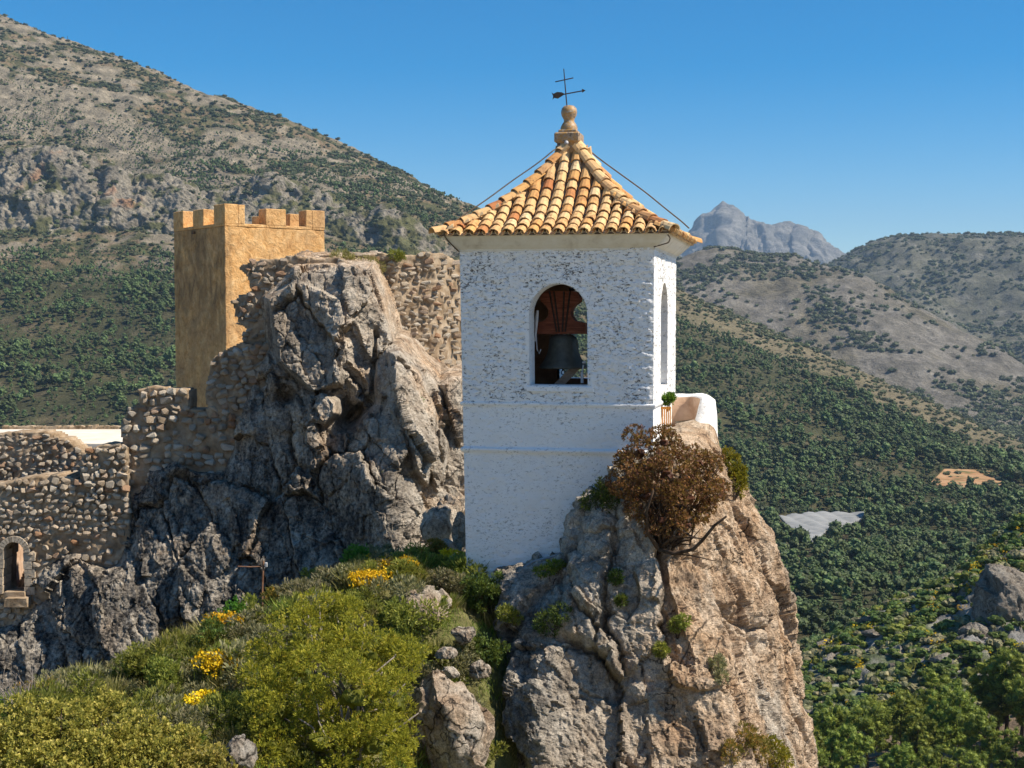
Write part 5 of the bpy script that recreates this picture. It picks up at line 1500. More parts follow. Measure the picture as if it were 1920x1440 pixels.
for (cx_, cy_), (vx, vy) in (((-OV, -OV), (1, 1)), ((TW + OV, -OV), (-1, 1)), ((TW + OV, TW + OV), (-1, -1)), ((-OV, TW + OV), (1, -1))):
    d = -0.06
    while d < DH * 0.93:
        t = max(d, 0) / DH
        p = Vector((cx_ + vx * d, cy_ + vy * d, Z_EAVE - ZB + float(rh(t)) + (d * float(rdh(0)) if d < 0 else 0) + 0.045))
        Yv = Vector((vx, vy, float(rdh(min(1, t + 0.04))))).normalized(); X = Vector((vy, -vx, 0)).normalized() * 1
        Z = X.cross(Yv).normalized()
        if Z.z < 0: X = -X; Z = -Z
        m = Matrix.Translation(p) @ Matrix((X, Yv, Z)).transposed().to_4x4() @ Euler((-0.07 + r_.normal() * .015, r_.normal() * 0.04, r_.normal() * 0.03)).to_matrix().to_4x4()
        link('hip_tile', HIP_ME, roof, m)
        d += 0.165 / math.sqrt(1 + float(rdh(t)) ** 2 / 2) * 1.12
# finial
ax, ay = TW / 2 - 0.07, TW / 2
zf = lambda py: float(at(1064, py, 21.7)[2]) - ZB
mb = MB(); mb.bevbox((ax, ay, zf(276)), (0.33, 0.33, zf(264) - zf(292)), 0.03); mb.bevbox((ax, ay, zf(259)), (0.40, 0.40, zf(250) - zf(269)), 0.02)
mb.bevbox((ax, ay, zf(247)), (0.29, 0.29, 0.05), 0.012)
fin = mb.build('finial', M['finial'], roof)
mb = MB(); mb.lathe([(0.135, zf(245)), (0.135, zf(238)), (0.115, zf(233)), (0.082, zf(227)), (0.085, zf(223)), (0.118, zf(216)), (0.128, zf(210)), (0.118, zf(203)), (0.08, zf(198)), (0.0, zf(196))], 12, (ax, ay, 0)); mb.build('baluster', M['finial'], fin, True)
mb = MB(); mb.lathe([(0.0, 0.0), (0.03, 0.012), (0.034, 0.035), (0.0, 0.05)], 10); o = mb.build('lamp_boss', M['grey_metal'], fin, True); o.location = (ax, ay - 0.185, zf(270)); o.rotation_euler = (R(90), 0, 0)

# weather vane
bx = tower.matrix_basis @ Vector((ax, ay, zf(197)))
Yv_ = bx.y
vane = empty('weather_vane', bx)
tag(vane, 'leaning black iron weather vane with small cross and fish-tailed arrow on the tower finial', 'weather vane')
L_ = lambda x, y: np.array(V3(at(x, y, Yv_)) - bx)
mb = MB(); mb.tube([L_(1063, 199), L_(1060, 165), L_(1057, 129)], [0.011, 0.010, 0.008], 6); mb.build('rod', M['iron'], vane)
mb = MB(); mb.tube([L_(1041, 153.5), L_(1075, 146)], 0.009, 6); mb.build('cross_bar', M['iron'], vane)
mb = MB(); mb.tube([L_(1056, 177), L_(1091, 170.5)], 0.010, 6)
for pts in ([(1091, 166.5), (1098, 169.5), (1091.5, 174)], [(1034, 173.5), (1038, 176), (1044, 172.5), (1053, 173), (1058, 175.5), (1057, 178), (1046, 185), (1039, 183.5), (1036, 187.5), (1037, 180)]):
    mb.prism([tuple(L_(x, y)[[0, 2]]) for x, y in pts], -0.006, 0.006)
mb.build('arrow', M['iron'], vane)

# bell with yoke, seen through the arch
def tl(px, py, dep):
    x, z = face_xz(px, py, dep); return np.array((x, dep, z - ZB))
bd = 0.78
b0 = tl(1056, 691, bd)
bell = empty('bell', tower.matrix_basis @ Vector(b0), -PHI)
tag(bell, 'dark bronze bell hanging in the arch under a lobed red-brown wooden yoke', 'bell')
mb = MB(); mb.lathe([(0.335, 0.0), (0.37, 0.012), (0.362, 0.035), (0.325, 0.085), (0.275, 0.16), (0.238, 0.26), (0.222, 0.36), (0.218, 0.43), (0.20, 0.475), (0.15, 0.51), (0.06, 0.525), (0.0, 0.525)], 28); bb_ = mb.build('bell_body', M['bronze'], bell, True)
mb = MB()
for a in range(4):
    w = a * math.pi / 2 + 0.4
    mb.tube([(0.10 * math.cos(w), 0.10 * math.sin(w), 0.5), (0.12 * math.cos(w), 0.12 * math.sin(w), 0.57), (0.05 * math.cos(w), 0.05 * math.sin(w), 0.62)], 0.025, 6)
mb.build('crown_loop', M['bronze'], bb_)
mb = MB(); mb.tube([(0, 0, 0.2), (0, 0, -0.03)], 0.02, 6); mb.tube([(0.03 * math.cos(a), 0, -0.06 + 0.03 * math.sin(a)) for a in np.linspace(0, 6.28, 12)], 0.008, 5); mb.build('clapper', M['iron'], bell)
yk = [(1003, 626), (1100, 626), (1100, 606), (1090, 604), (1080, 601), (1073, 592), (1073, 581), (1080, 572), (1088, 566), (1090, 557), (1086, 549), (1078, 546), (1030, 546), (1020, 550), (1016, 558), (1018, 566), (1026, 573), (1032, 582), (1031, 594), (1022, 602), (1003, 606)]
mb = MB(); mb.prism([tuple((tl(x, y, bd) - b0)[[0, 2]]) for x, y in yk][::-1], -0.13, 0.13); mb.build('yoke', M['red_wood'], bell)
mb = MB()
for xa, xb in ((1034, 1047), (1042, 1052), (1061, 1058), (1072, 1063)):
    a, b = tl(xa, 547, bd) - b0, tl(xb, 622, bd) - b0
    a[1] = b[1] = -0.14
    mb.tube([a, b], 0.014, 5)
mb.build('strap', M['iron'], bell)
beam = empty('timber_brace', tower.matrix_basis @ Vector(tl(1040, 735, 0.62)), -PHI); tag(beam, 'pale diagonal timber brace below the bell', 'beam')
mb = MB()
p0, p1 = tl(1035, 735, 0.62), tl(1088, 680, 0.72); p0 -= tl(1040, 735, 0.62); p1 -= tl(1040, 735, 0.62)
dv = Vector(p1 - p0); mq = dv.to_track_quat('X', 'Z').to_matrix().to_4x4(); mb.bevbox((p0 + p1) / 2, (dv.length, 0.05, 0.12), 0.006, mq); mb.build('beam', M['grey_wood'], beam)
hm = empty('bell_hammer', tower.matrix_basis @ Vector(tl(1096, 718, 0.4)), -PHI); tag(hm, 'small pale metal bell hammer unit at the right of the arch', 'hammer')
h0 = tl(1096, 718, 0.4)
mb = MB(); mb.box(tl(1091.5, 708, 0.4) - h0, (0.035, 0.04, 0.16)); mb.tube([tl(1091.5, 700, 0.4) - h0, tl(1094, 684, 0.4) - h0], 0.012, 6); mb.lathe([(0, 0), (0.03, .01), (0.03, .03), (0, .04)], 8, tuple(tl(1095, 682, 0.4) - h0)); mb.build('hammer_arm', M['grey_metal'], hm)
lv = empty('bell_lever', tower.matrix_basis @ Vector(tl(1010, 665, 0.45)), -PHI); tag(lv, 'grey metal lever with chain at the left of the bell', 'lever')
l0 = tl(1010, 665, 0.45)
mb = MB(); mb.tube([tl(1008, 582, 0.45) - l0, tl(1006, 600, 0.45) - l0, tl(1003, 640, 0.45) - l0], [0.02, 0.03, 0.012], 6); mb.tube([tl(1005, 625, 0.45) - l0, tl(1007, 655, 0.45) - l0, tl(1011, 663, 0.45) - l0, tl(1014, 655, 0.45) - l0], 0.009, 5); mb.build('lever_arm', M['grey_metal'], lv)
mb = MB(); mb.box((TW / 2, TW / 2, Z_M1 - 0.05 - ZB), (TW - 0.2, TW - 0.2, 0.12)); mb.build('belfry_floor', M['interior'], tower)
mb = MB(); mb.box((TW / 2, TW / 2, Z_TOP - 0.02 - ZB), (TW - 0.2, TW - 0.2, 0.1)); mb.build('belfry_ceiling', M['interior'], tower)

# cables
def cable(label, pts, rad, mat='cable', nm='cable'):
    P = np.array([at(*p) for p in pts]); t = np.linspace(0, 1, len(P)); tq = np.linspace(0, 1, len(P) * 5)
    Q = np.stack([np.interp(tq, t, P[:, k]) for k in range(3)], -1)
    for _ in range(4): Q[1:-1] = (Q[:-2] + 2 * Q[1:-1] + Q[2:]) / 4
    mb = MB(); mb.tube(Q, rad, 6); return tag(mb.build(nm, M[mat], None, True), label, 'cable')
cable('thin brown cable hanging from the finial down the left hip of the tiled roof', [(1040, 280, 21.35), (1010, 305, 21.25), (960, 339, 21.1), (920, 369, 20.9), (885, 393, 20.75), (856, 412, 20.6), (836, 428, 20.42), (832, 442, 20.4), (846, 458, 20.5), (861, 472, 20.62)], 0.010)
cable('thin brown cable hanging from the finial down the right hip of the tiled roof', [(1090, 268, 21.9), (1116, 292, 22.0), (1160, 324, 22.2), (1210, 360, 22.45), (1250, 393, 22.7), (1278, 415, 22.9), (1292, 428, 23.0)], 0.011)
cable('brown cable looping under the cornice at the sunlit corner', [(1252, 440, 19.72), (1257, 446, 19.75), (1254, 455, 19.85), (1240, 459, 19.95), (1226, 463, 19.95)], 0.009)
cable('brown cable running down the back edge of the sunlit wall', [(1294, 444, 22.95), (1278, 455, 22.9), (1267, 463, 22.85), (1266, 500, 22.85), (1266, 600, 22.85), (1266, 700, 22.85)], 0.009)
cable('grey hose lying along the foot of the white wall', [(966, 1090, 20.2), (975, 1075, 20.15), (985, 1062, 20.1), (1000, 1052, 20.05), (1022, 1047, 20.0), (1040, 1043, 19.95), (1062, 1030, 19.85)], 0.018, 'hose', 'hose')

# ---------------------------------------------------------------- white balcony parapet, gate and pot plant on the spire
par = empty('parapet', V3(at(1290, 830, 21.6))); tag(par, 'curved white parapet wall on top of the rock beside the tower', 'parapet')
pc = at(1276, 800, 22.0); pc = np.array((float(pc[0]), 22.0))
na_, Rm, tk = 60, 0.42, 0.22
th_ = np.linspace(R(128), R(-118), na_)
ztop = np.interp(np.degrees(th_)[::-1], [-118, -85, -55, -25, 0, 40, 128][0:7], [float(at(0, y, 21.7)[2]) for y in (828, 815, 785, 757, 745, 742, 744)])[::-1]
Vp = []
for j, a in enumerate(th_):
    rr = Rm * (1 + 0.05 * math.sin(3 * a)); ca, sa = math.cos(a), math.sin(a) * 1.25
    zt_ = ztop[j]; zb_ = float(at(0, 850, 21.7)[2])
    nzv = 0.02 * perlin(np.array([[a * 2, 0.3, 0.7]]), 4)[0]
    for (o, z) in ((-tk / 2, zb_), (-tk / 2, zt_ - 0.30), (-tk / 2, zt_ - 0.05), (-tk / 4, zt_ + nzv), (tk / 4, zt_ + nzv), (tk / 2 + .02, zt_ - 0.06), (tk / 2 + 0.05, zt_ - 0.3), (tk / 2 + 0.07, zb_)):
        Vp.append((pc[0] + (rr + o) * ca - par.location.x, pc[1] + (rr + o) * sa - par.location.y, z - par.location.z))
Fp = np.array([(j * 8 + k, j * 8 + k + 1, (j + 1) * 8 + k + 1, (j + 1) * 8 + k) for j in range(na_ - 1) for k in range(7)])
mi = [1 if (k < 2) else 0 for j in range(na_ - 1) for k in range(7)]  # tan inner face: its shade is put into the colour
obj('parapet_wall', Vp, Fp, [M['whitewash_smooth'], M['balcony_render']], par, smooth_shade=True, mi=mi)
gate = empty('wooden_gate', V3(at(1248, 815, 20.9))); tag(gate, 'small orange slatted wooden gate beside the sunlit tower wall', 'gate')
g0 = np.array(gate.location)
for k, x in enumerate(np.linspace(1238.5, 1256.5, 6)):
    mb = MB(); c = (at(x, 763, 20.9) + at(x, 812, 20.9)) / 2 - g0; mb.box(c, (0.018, 0.02, px_m(50, 20.9))); mb.build('slat', M['orange_wood'], gate)
for y in (765, 806):
    mb = MB(); mb.box((at(1238, y, 20.91) + at(1257, y, 20.91)) / 2 - g0, (px_m(21, 20.9), 0.03, 0.03)); mb.build('rail', M['orange_wood'], gate)

# ================================================================== ochre castle tower
CW = 4.15; CT_ = R(51); CY0 = 50.0
cpos = at(424, 700, CY0)
cz0 = float(at(424, 800, CY0)[2]) - 1.5
castle = empty('castle_tower', (float(cpos[0]), CY0, cz0), 0)
tag(castle, 'square ochre rendered castle tower with battlements', 'castle tower')
cl = np.array((-math.cos(CT_), math.sin(CT_))); cr_ = np.array((math.sin(CT_), math.cos(CT_)))
zc = lambda py: float(at(424, py, CY0)[2]) - cz0
ZT, ZM = zc(424), zc(384)
def cmap(a, b, z): return np.stack([cl[0] * a + cr_[0] * b, cl[1] * a + cr_[1] * b, z], -1)
def castle_box(name, a0, a1, b0, b1, z0, z1, parent, res, noise, seed, top=True, bev=0.02):
    """rendered masonry block with slightly uneven faces; a along the shaded side, b along the lit side"""
    bm = bmesh.new(); bmesh.ops.create_cube(bm, size=1.0)
    for v in bm.verts: v.co = Vector(((a0 + a1) / 2 + v.co.x * (a1 - a0), (b0 + b1) / 2 + v.co.y * (b1 - b0), (z0 + z1) / 2 + v.co.z * (z1 - z0)))
    bmesh.ops.bevel(bm, geom=bm.edges[:], offset=bev, segments=1, affect='EDGES')
    n = int(max(a1 - a0, b1 - b0, z1 - z0) / res)
    bmesh.ops.subdivide_edges(bm, edges=[e for e in bm.edges if e.calc_length() > res * 2], cuts=min(n, 40), use_grid_fill=True)
    bmesh.ops.triangulate(bm, faces=bm.faces[:])
    bm.verts.index_update()
    Vq = np.array([v.co[:] for v in bm.verts]); Fq = [[v.index for v in f.verts] for f in bm.faces]; bm.free()
    nn = noise * np.stack([fbm(Vq * 1.6, 4, seed + k) for k in range(3)], -1)
    Vq = Vq + nn
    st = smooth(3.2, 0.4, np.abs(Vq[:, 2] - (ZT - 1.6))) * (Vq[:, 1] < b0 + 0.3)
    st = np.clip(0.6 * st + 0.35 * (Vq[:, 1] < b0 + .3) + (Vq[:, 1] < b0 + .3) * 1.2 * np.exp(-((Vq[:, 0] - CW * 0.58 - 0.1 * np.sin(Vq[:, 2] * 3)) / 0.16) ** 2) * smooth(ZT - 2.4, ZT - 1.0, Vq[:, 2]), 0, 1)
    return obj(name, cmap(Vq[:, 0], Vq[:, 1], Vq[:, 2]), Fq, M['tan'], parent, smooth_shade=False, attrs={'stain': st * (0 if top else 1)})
castle_box('tower_wall', 0, CW, 0, CW, -1.5, ZT, castle, 0.16, 0.035, 401, top=False)
pt = 0.52
for nm, (a0, a1, b0, b1) in (('parapet_band', (-0.012, CW + 0.012, -0.012, pt)), ('parapet_band', (-0.012, CW + 0.012, CW - pt, CW + 0.012)), ('parapet_band', (-0.012, pt, pt + 0.004, CW - pt - 0.004)), ('parapet_band', (CW - pt, CW + 0.012, pt + 0.004, CW - pt - 0.004))):
    castle_box(nm, a0, a1, b0, b1, ZT + 0.004, ZT + 0.12, castle, 0.3, 0.012, 402)
mw = 0.80
hh = ZM - ZT
spots = []
for i, a in enumerate((0, (CW - mw) / 2, CW - mw)):
    for j, b in enumerate((0, (CW - mw) / 2, CW - mw)):
        if i == 1 and j == 1: continue
        spots.append((a, b, i, j))
for k, (a, b, i, j) in enumerate(spots):
    corner = i != 1 and j != 1
    h = hh * (1.06 if (i == 0 and j == 0) else 0.98 if corner else 0.94)
    z0, z1 = ZT + 0.1, ZT + h
    if corner:
        # L-shaped corner merlon made of two wings
        e = empty('merlon'); e.parent = castle
        aa = (a - 0.02, a + mw); bbx = (b if j == 0 else b + mw - pt, (b + pt) if j == 0 else b + mw)
        castle_box('merlon_wing', a - 0.018, a + mw + 0.018, bbx[0] - 0.018, bbx[1] + 0.018, z0, z1, e, 0.25, 0.02, 410 + k)
        ax0 = a if i == 0 else a + mw - pt
        b_in = (b + pt + 0.02, b + mw) if j == 0 else (b, b + mw - pt - 0.02)
        castle_box('merlon_wing', ax0 - 0.018, ax0 + pt + 0.018, b_in[0], b_in[1], z0, z1 - 0.01, e, 0.25, 0.02, 430 + k)
    else:
        if i == 1: q = (a, a + mw, b if j == 0 else b + mw - pt, (b + pt) if j == 0 else b + mw)
        else: q = (a if i == 0 else a + mw - pt, (a + pt) if i == 0 else a + mw, b, b + mw)
        castle_box('merlon', q[0] - 0.018, q[1] + 0.018, q[2] - 0.018, q[3] + 0.018, z0, z1, castle, 0.25, 0.02, 450 + k)
# cracked spout mark and a niche on the lit face
mb = MB(); pk = cmap(np.array([CW * 0.58]), np.array([-0.02]), np.array([ZT - 0.12]))[0]
mb.box(pk, (0.16, 0.12, 0.10), Matrix.Rotation(-CT_, 4, 'Z')); mb.build('drain_spout', M['interior'], castle)

# small bracket with a pale lamp on the rock face, and the wayside mast on the mountain
pb = empty('pipe_bracket', V3(at(492, 1150, 27.2))); tag(pb, 'rusty pipe post with a side arm and small white fitting against the dark rock', 'bracket')
p0 = np.array(pb.location); q = lambda x, y: at(x, y, 27.2) - p0
mb = MB(); mb.tube([q(492, 1150), q(492, 1100), q(494, 1052)], 0.022, 6); mb.build('post', M['rust_pipe'], pb)
mb = MB(); mb.tube([q(446, 1062), q(470, 1063), q(497, 1062)], 0.014, 6); mb.build('arm', M['rust_pipe'], pb)
mb = MB(); mb.bevbox(q(499, 1059), (0.05, 0.06, 0.09), 0.008); mb.build('fitting', M['grey_metal'], pb)
# ================================================================== foreground plants, field and haze
def shrub(name, loc, lobes, tufts, per, L, W, mat, seed, label, cat='shrub', group=None, spread=0.8, up=0.3, stem=None, bark='bark', shell=0.5, bend=0.0, extra=None, clump=None, core=0.25):
    """a bush: Empty at its foot, one foliage mesh, one mesh of stems"""
    r = np.random.default_rng(seed)
    e = empty(name, V3(loc))
    tag(e, label, cat, group)
    if clump:
        lobes_b = lobes
        lobes = sublobes(lobes, clump[0], r, clump[1], 0.72)
        V, Fq, t = tree_crown(lobes, tufts, per, L, W, seed, spread, up, shell=0.55)
        Vi, Fi, ti = lumps([(*l[:3], *(np.array(l[3:]) * core)) for l in lobes_b], seed + 2, ICO2, 0.3)
        Fq = np.concatenate([Fq[:, [0, 1, 2]], Fq[:, [0, 2, 3]], Fi + len(V)]); V = np.concatenate([V, Vi]); t = np.concatenate([t, ti * 0.25])  # core tinted dark, painting the shade inside the bush
        lobes = lobes_b
    else:
        V, Fq, t = tree_crown(lobes, tufts, per, L, W, seed, spread, up, shell=shell)
    obj('foliage', V, Fq, M[mat], e, attrs={'tint': t})
    if extra:
        Ve, Fe, te = tree_crown(lobes, extra[1], extra[2], extra[3], extra[4], seed + 5, 1.0, 0.5, shell=0.9)
        obj(extra[5], Ve, Fe, M[extra[0]], e, attrs={'tint': te})
    mb = MB()
    tg = [l[:3] for l in lobes] + [tuple(np.array(l[:3]) + rand_dirs(1, r)[0] * np.array(l[3:]) * 0.8) for l in lobes for _ in range(2)]
    limbs(mb, (0, 0, -0.08), tg, stem or 0.02, r, 5, 0.03)
    mb.build('stem', M[bark], e, True)
    return e

def lobes_px(c, spec):
    """lobes given in photo pixels (x, y, dist, rx, ry) around foot c"""
    out = []
    for x, y, Y, rx, ry in spec:
        p = at(x, y, Y) - np.array(c)
        out.append((*p, px_m(rx, Y), px_m((rx + ry) / 2, Y), px_m(ry, Y)))
    return out
def on_slope(px, Y):
    X = (px - CX) / F * Y
    return np.array((X, Y, float(ground_z(np.array([X]), np.array([Y]))[0])))

# the big bright bush in the middle foreground
c = on_slope(640, 15.4)
big = [(560, 1200, 16.2, 70, 60), (640, 1180, 16.4, 60, 45), (500, 1265, 15.9, 55, 55), (590, 1280, 15.5, 80, 70), (690, 1230, 16.0, 70, 55), (740, 1250, 16.0, 55, 60), (660, 1310, 15.2, 90, 75), (745, 1320, 15.5, 55, 70),
       (520, 1340, 15.4, 70, 70), (600, 1390, 15.0, 80, 70), (700, 1400, 15.0, 75, 60), (560, 1150, 16.6, 40, 30), (610, 1145, 16.7, 35, 28), (500, 1420, 15.0, 55, 50)]
shrub('large_bush', c, lobes_px(c, big), 12500, 6, 0.042, 0.013, 'broom', 1201, 'large rounded bright green feathery bush in front of the slope', spread=0.7, up=0.5, stem=0.03, bark='pale_bark', shell=0.62, clump=(250, (0.05, 0.17)))
# yellow-green bushes along the lower left
for k, (px_, Y, spec) in enumerate([
        (90, 13.2, [(60, 1400, 13.2, 70, 60), (120, 1360, 13.4, 60, 45), (20, 1350, 13.5, 50, 40), (160, 1420, 13.0, 70, 50), (-40, 1420, 13.1, 60, 60), (90, 1450, 12.8, 80, 50)]),
        (260, 13.4, [(215, 1345, 13.8, 45, 38), (250, 1390, 13.4, 60, 50), (310, 1400, 13.3, 55, 45), (200, 1420, 13.1, 60, 50), (280, 1440, 13.0, 70, 45), (180, 1330, 14.0, 35, 30)]),
        (380, 13.2, [(370, 1420, 13.2, 45, 38), (350, 1450, 13.0, 55, 40), (410, 1445, 13.0, 40, 35)])]):
    c = on_slope(px_, Y)
    shrub('yellow_green_bush', c, lobes_px(c, spec), [4600, 3800, 1500][k], 6, 0.038, 0.022, 'lentisk', 1210 + k,
          ['broad yellow-green small-leaved bush below the arched doorway', 'domed yellow-green small-leaved bush with bare twigs beside the yellow flowers', 'sparse yellow-green twiggy bush next to the dark jagged rock'][k], spread=1.0, up=0.3, stem=0.02, shell=0.55, clump=([210, 170, 70][k], (0.05, 0.11)))
# named mid-slope shrubs: px, Y, height px, width px, material, label
MID = [(255, 17.8, 70, 60, 'olive', 'upright olive-green shrub with pale top at the left end of the slope crest'),
       (300, 17.2, 75, 75, 'olive', 'dense olive-green shrub on the slope below the dark rock'),
       (440, 19.6, 60, 50, 'fresh_leaf', 'fresh dark-and-bright green shrub on the slope crest left of the big bush'),
       (400, 18.6, 50, 70, 'dark_leaf', 'dark green shrub behind the upper patch of yellow flowers'),
       (512, 20.2, 50, 45, 'rust_leaf', 'rust-tipped shrub at the foot of the pipe post'),
       (808, 22.4, 90, 55, 'rust_leaf', 'tall ochre-green shrub in front of the crag next to the tower'),
       (720, 21.6, 55, 70, 'grey_leaf', 'rounded grey-green shrub at the top of the slope below the crag'),
       (770, 21.0, 50, 60, 'olive', 'olive shrub among the yellow flowers near the tower foot'),
       (660, 21.4, 45, 50, 'fresh_leaf', 'bright green shrub at the top edge of the slope'),
       (910, 19.7, 100, 66, 'dark_leaf', 'dark leafy shrub against the foot of the white tower wall'),
       (640, 20.0, 50, 70, 'grey_leaf', 'grey-brown low shrub above the big bright bush'),
       (860, 18.6, 65, 60, 'grey_leaf', 'tufted grey-green shrub in the gully left of the spire'),
       (890, 17.8, 60, 55, 'olive', 'olive shrub deep in the gully beside the big boulder'),
       (830, 20.0, 40, 50, 'grey_leaf', 'straw-coloured low shrub beside the pale squat boulder'),
       (905, 18.9, 60, 70, 'dark_leaf', 'dark green shrub filling the gully under the foot of the tower'),
       (865, 17.2, 60, 60, 'dark_leaf', 'dark shrub behind the top of the big boulder'),
       (820, 18.6, 45, 60, 'olive', 'olive cushion shrub below the pale squat boulder'),
       (790, 17.8, 50, 60, 'grey_leaf', 'grey-green bush at the right shoulder of the big bright bush'),
       (60, 17.5, 55, 60, 'rust_leaf', 'reddish-brown bare twiggy shrub below the dark rock at the far left')]
for k, (px_, Y, hp, wp, mt, lb) in enumerate(MID):
    c = on_slope(px_, Y)
    h, w = px_m(hp, Y), px_m(wp, Y)
    r = np.random.default_rng(1300 + k)
    lobes = [(r.normal() * w * 0.22, r.normal() * w * 0.2, h * r.uniform(0.35, 0.7), w * r.uniform(0.22, 0.36), w * 0.3, h * r.uniform(0.2, 0.34)) for _ in range(7)]
    n_ = int(np.clip(650 * w * h / 0.25, 300, 900))
    shrub('shrub', c, lobes, int(n_ * 1.5) if k != 18 else 120, 6, 0.045, 0.017, mt, 1300 + k, lb, spread=0.8, up=0.5, shell=0.4, stem=0.012, clump=(40, (0.05, 0.10)) if k != 18 else None)

# scattered low shrubs, tufts and flowers on the slope
KIND = [('low_shrub', 'olive', 'low olive-green cushion shrub scattered on the planted slope', 'low olive shrubs on the slope'),
        ('low_shrub', 'grey_leaf', 'low grey-brown cushion shrub scattered on the planted slope', 'low grey shrubs on the slope'),
        ('grass_tuft', 'green_grass', 'tuft of long green grass on the planted slope', 'green grass tufts on the slope'),
        ('grass_tuft', 'dry_grass', 'tuft of dry straw-coloured grass on the planted slope', 'dry grass tufts on the slope')]
PROTO = []
for k, (nm, mt, lb, gp) in enumerate(KIND):
    for v in range(3):
        r = np.random.default_rng(1400 + k * 10 + v)
        if nm == 'low_shrub':
            lobes = [(r.normal() * 0.14, r.normal() * 0.14, r.uniform(0.08, 0.22), 0.15, 0.15, 0.13) for _ in range(5)]
            V, Fq, t = tree_crown(lobes, 300, 6, 0.055, 0.016, 1400 + k * 10 + v, 0.7, 0.5, shell=0.4)
        else:
            n_ = 420
            P = np.column_stack([r.normal(size=(n_, 2)) * 0.07, np.zeros(n_)])
            D = np.column_stack([P[:, :2] * 4 + r.normal(size=(n_, 2)) * 0.25, np.full(n_, 1.0)]); D /= np.linalg.norm(D, axis=1)[:, None]
            V, Fq, t = blades(P, D, r.uniform(0.15, 0.42, n_), 0.012, r, None, 0.15)
        PROTO.append((k, mesh_data(nm, V, Fq, M[mt], attrs={'tint': t})))
r_ = np.random.default_rng(1500)
cnt = 0
while cnt < 250:
    x = r_.uniform(-40, 930); Y = r_.uniform(15.0, 21.8)
    c = on_slope(x, Y)
    pp = proj(c)
    if not (-20 < pp[0] < 930): continue
    lim = np.interp(pp[0], [0, 60, 330, 500, 620, 860], [1325, 1315, 1235, 1165, 1090, 1080])
    if pp[1] < lim - 8 or pp[1] > 1440: continue
    k, me = PROTO[r_.integers(len(PROTO))]
    o = link(KIND[k][0], me); o.location = V3(c) - Vector((0, 0, 0.02)); s = r_.uniform(0.6, 1.35)
    o.scale = (s, s, s * r_.uniform(0.8, 1.2)); o.rotation_euler = (0, 0, r_.uniform(0, 6.28))
    tag(o, KIND[k][2], 'shrub' if KIND[k][0] == 'low_shrub' else 'grass', KIND[k][3])
    cnt += 1
# fine grass everywhere between
n_ = 26000
X = r_.uniform(-6.5, 0.4, n_); Yq = r_.uniform(13.5, 22, n_)
P = np.column_stack([X, Yq, ground_z(X, Yq)])
gm = fbm(P * 1.2, 3, 351)
P = P[r_.random(n_) < 0.35 + 0.6 * smooth(-0.1, 0.25, gm)]
m_ = len(P)
P = np.repeat(P, 4, 0) + np.column_stack([r_.normal(size=(m_ * 4, 2)) * 0.035, np.full(m_ * 4, -0.01)])
D = np.column_stack([r_.normal(size=(len(P), 2)) * 0.35, np.ones(len(P))]); D /= np.linalg.norm(D, axis=1)[:, None]
V, Fq, t = blades(P, D, r_.uniform(0.06, 0.20, len(P)), 0.009, r_, None, 0.1)
gmix = (fbm(V[::4] * 0.8, 3, 353) > 0.02)
for nm, mk, mt, lb in (('grass', gmix, 'green_grass', 'short green grass growing between the shrubs of the slope'), ('dry_grass', ~gmix, 'dry_grass', 'dry straw-coloured grass patches on the planted slope')):
    Vg, Fg, A = compact(V, Fq[mk], {'tint': t})
    tag(obj(nm, Vg, Fg, M[mt], attrs=A), lb, 'grass', kind='stuff')
# yellow flowering clumps
FLW = [(405, 17.3, 60, 55, 'wide clump of yellow flowers left of the big bright bush'), (372, 16.2, 45, 40, 'small clump of yellow flowers above the twiggy bush'), (415, 18.9, 40, 45, 'clump of yellow flowers near the slope crest behind the dark shrub'),
       (735, 20.6, 30, 60, 'band of yellow flowers on the slope below the grey rounded shrub'), (690, 19.7, 40, 50, 'clump of yellow flowers just above the big bright bush'), (845, 21.5, 40, 24, 'yellow flowers on the rocks beside the tower wall'), (440, 17.8, 30, 40, 'few yellow flowers at the left edge of the big bright bush')]
for k, (px_, Y, hp, wp, lb) in enumerate(FLW):
    c = on_slope(px_, Y); h, w = px_m(hp, Y), px_m(wp, Y); r = np.random.default_rng(1600 + k)
    e = empty('flower_clump', V3(c)); tag(e, lb, 'flowers')
    n_ = int(60 + 260 * w)
    bx_ = np.column_stack([r.normal(size=(n_, 2)) * w * 0.32, np.zeros(n_)]); hd = bx_ + np.column_stack([r.normal(size=(n_, 2)) * 0.04, h * r.uniform(0.55, 1.05, n_)])
    dr = hd - bx_; ln = np.linalg.norm(dr, axis=1)
    V, Fq, t = blades(np.repeat(bx_, 2, 0), np.repeat(dr / ln[:, None], 2, 0), np.repeat(ln, 2), 0.010, r)
    obj('stems', V, Fq, M['green_grass'], e, attrs={'tint': t})
    P = np.repeat(hd, 12, 0) + r.normal(size=(n_ * 12, 3)) * 0.02
    V, Fq, t = blades(P, rand_dirs(len(P), r), 0.036, 0.03, r)
    obj('blossom', V, Fq, M['petal'], e, attrs={'tint': t})
# dry twig bush at the far left edge
c = on_slope(40, 17.0); e = empty('bare_twigs', V3(c)); tag(e, 'tangle of bare brown twigs in front of the dark rock', 'shrub')
mb = MB(); r = np.random.default_rng(1650)
limbs(mb, (0, 0, -.05), [(r.normal() * 0.35, r.normal() * 0.2, r.uniform(0.25, 0.62)) for _ in range(46)], 0.009, r, 4, 0.05); mb.build('twig', M['pale_bark'], e)

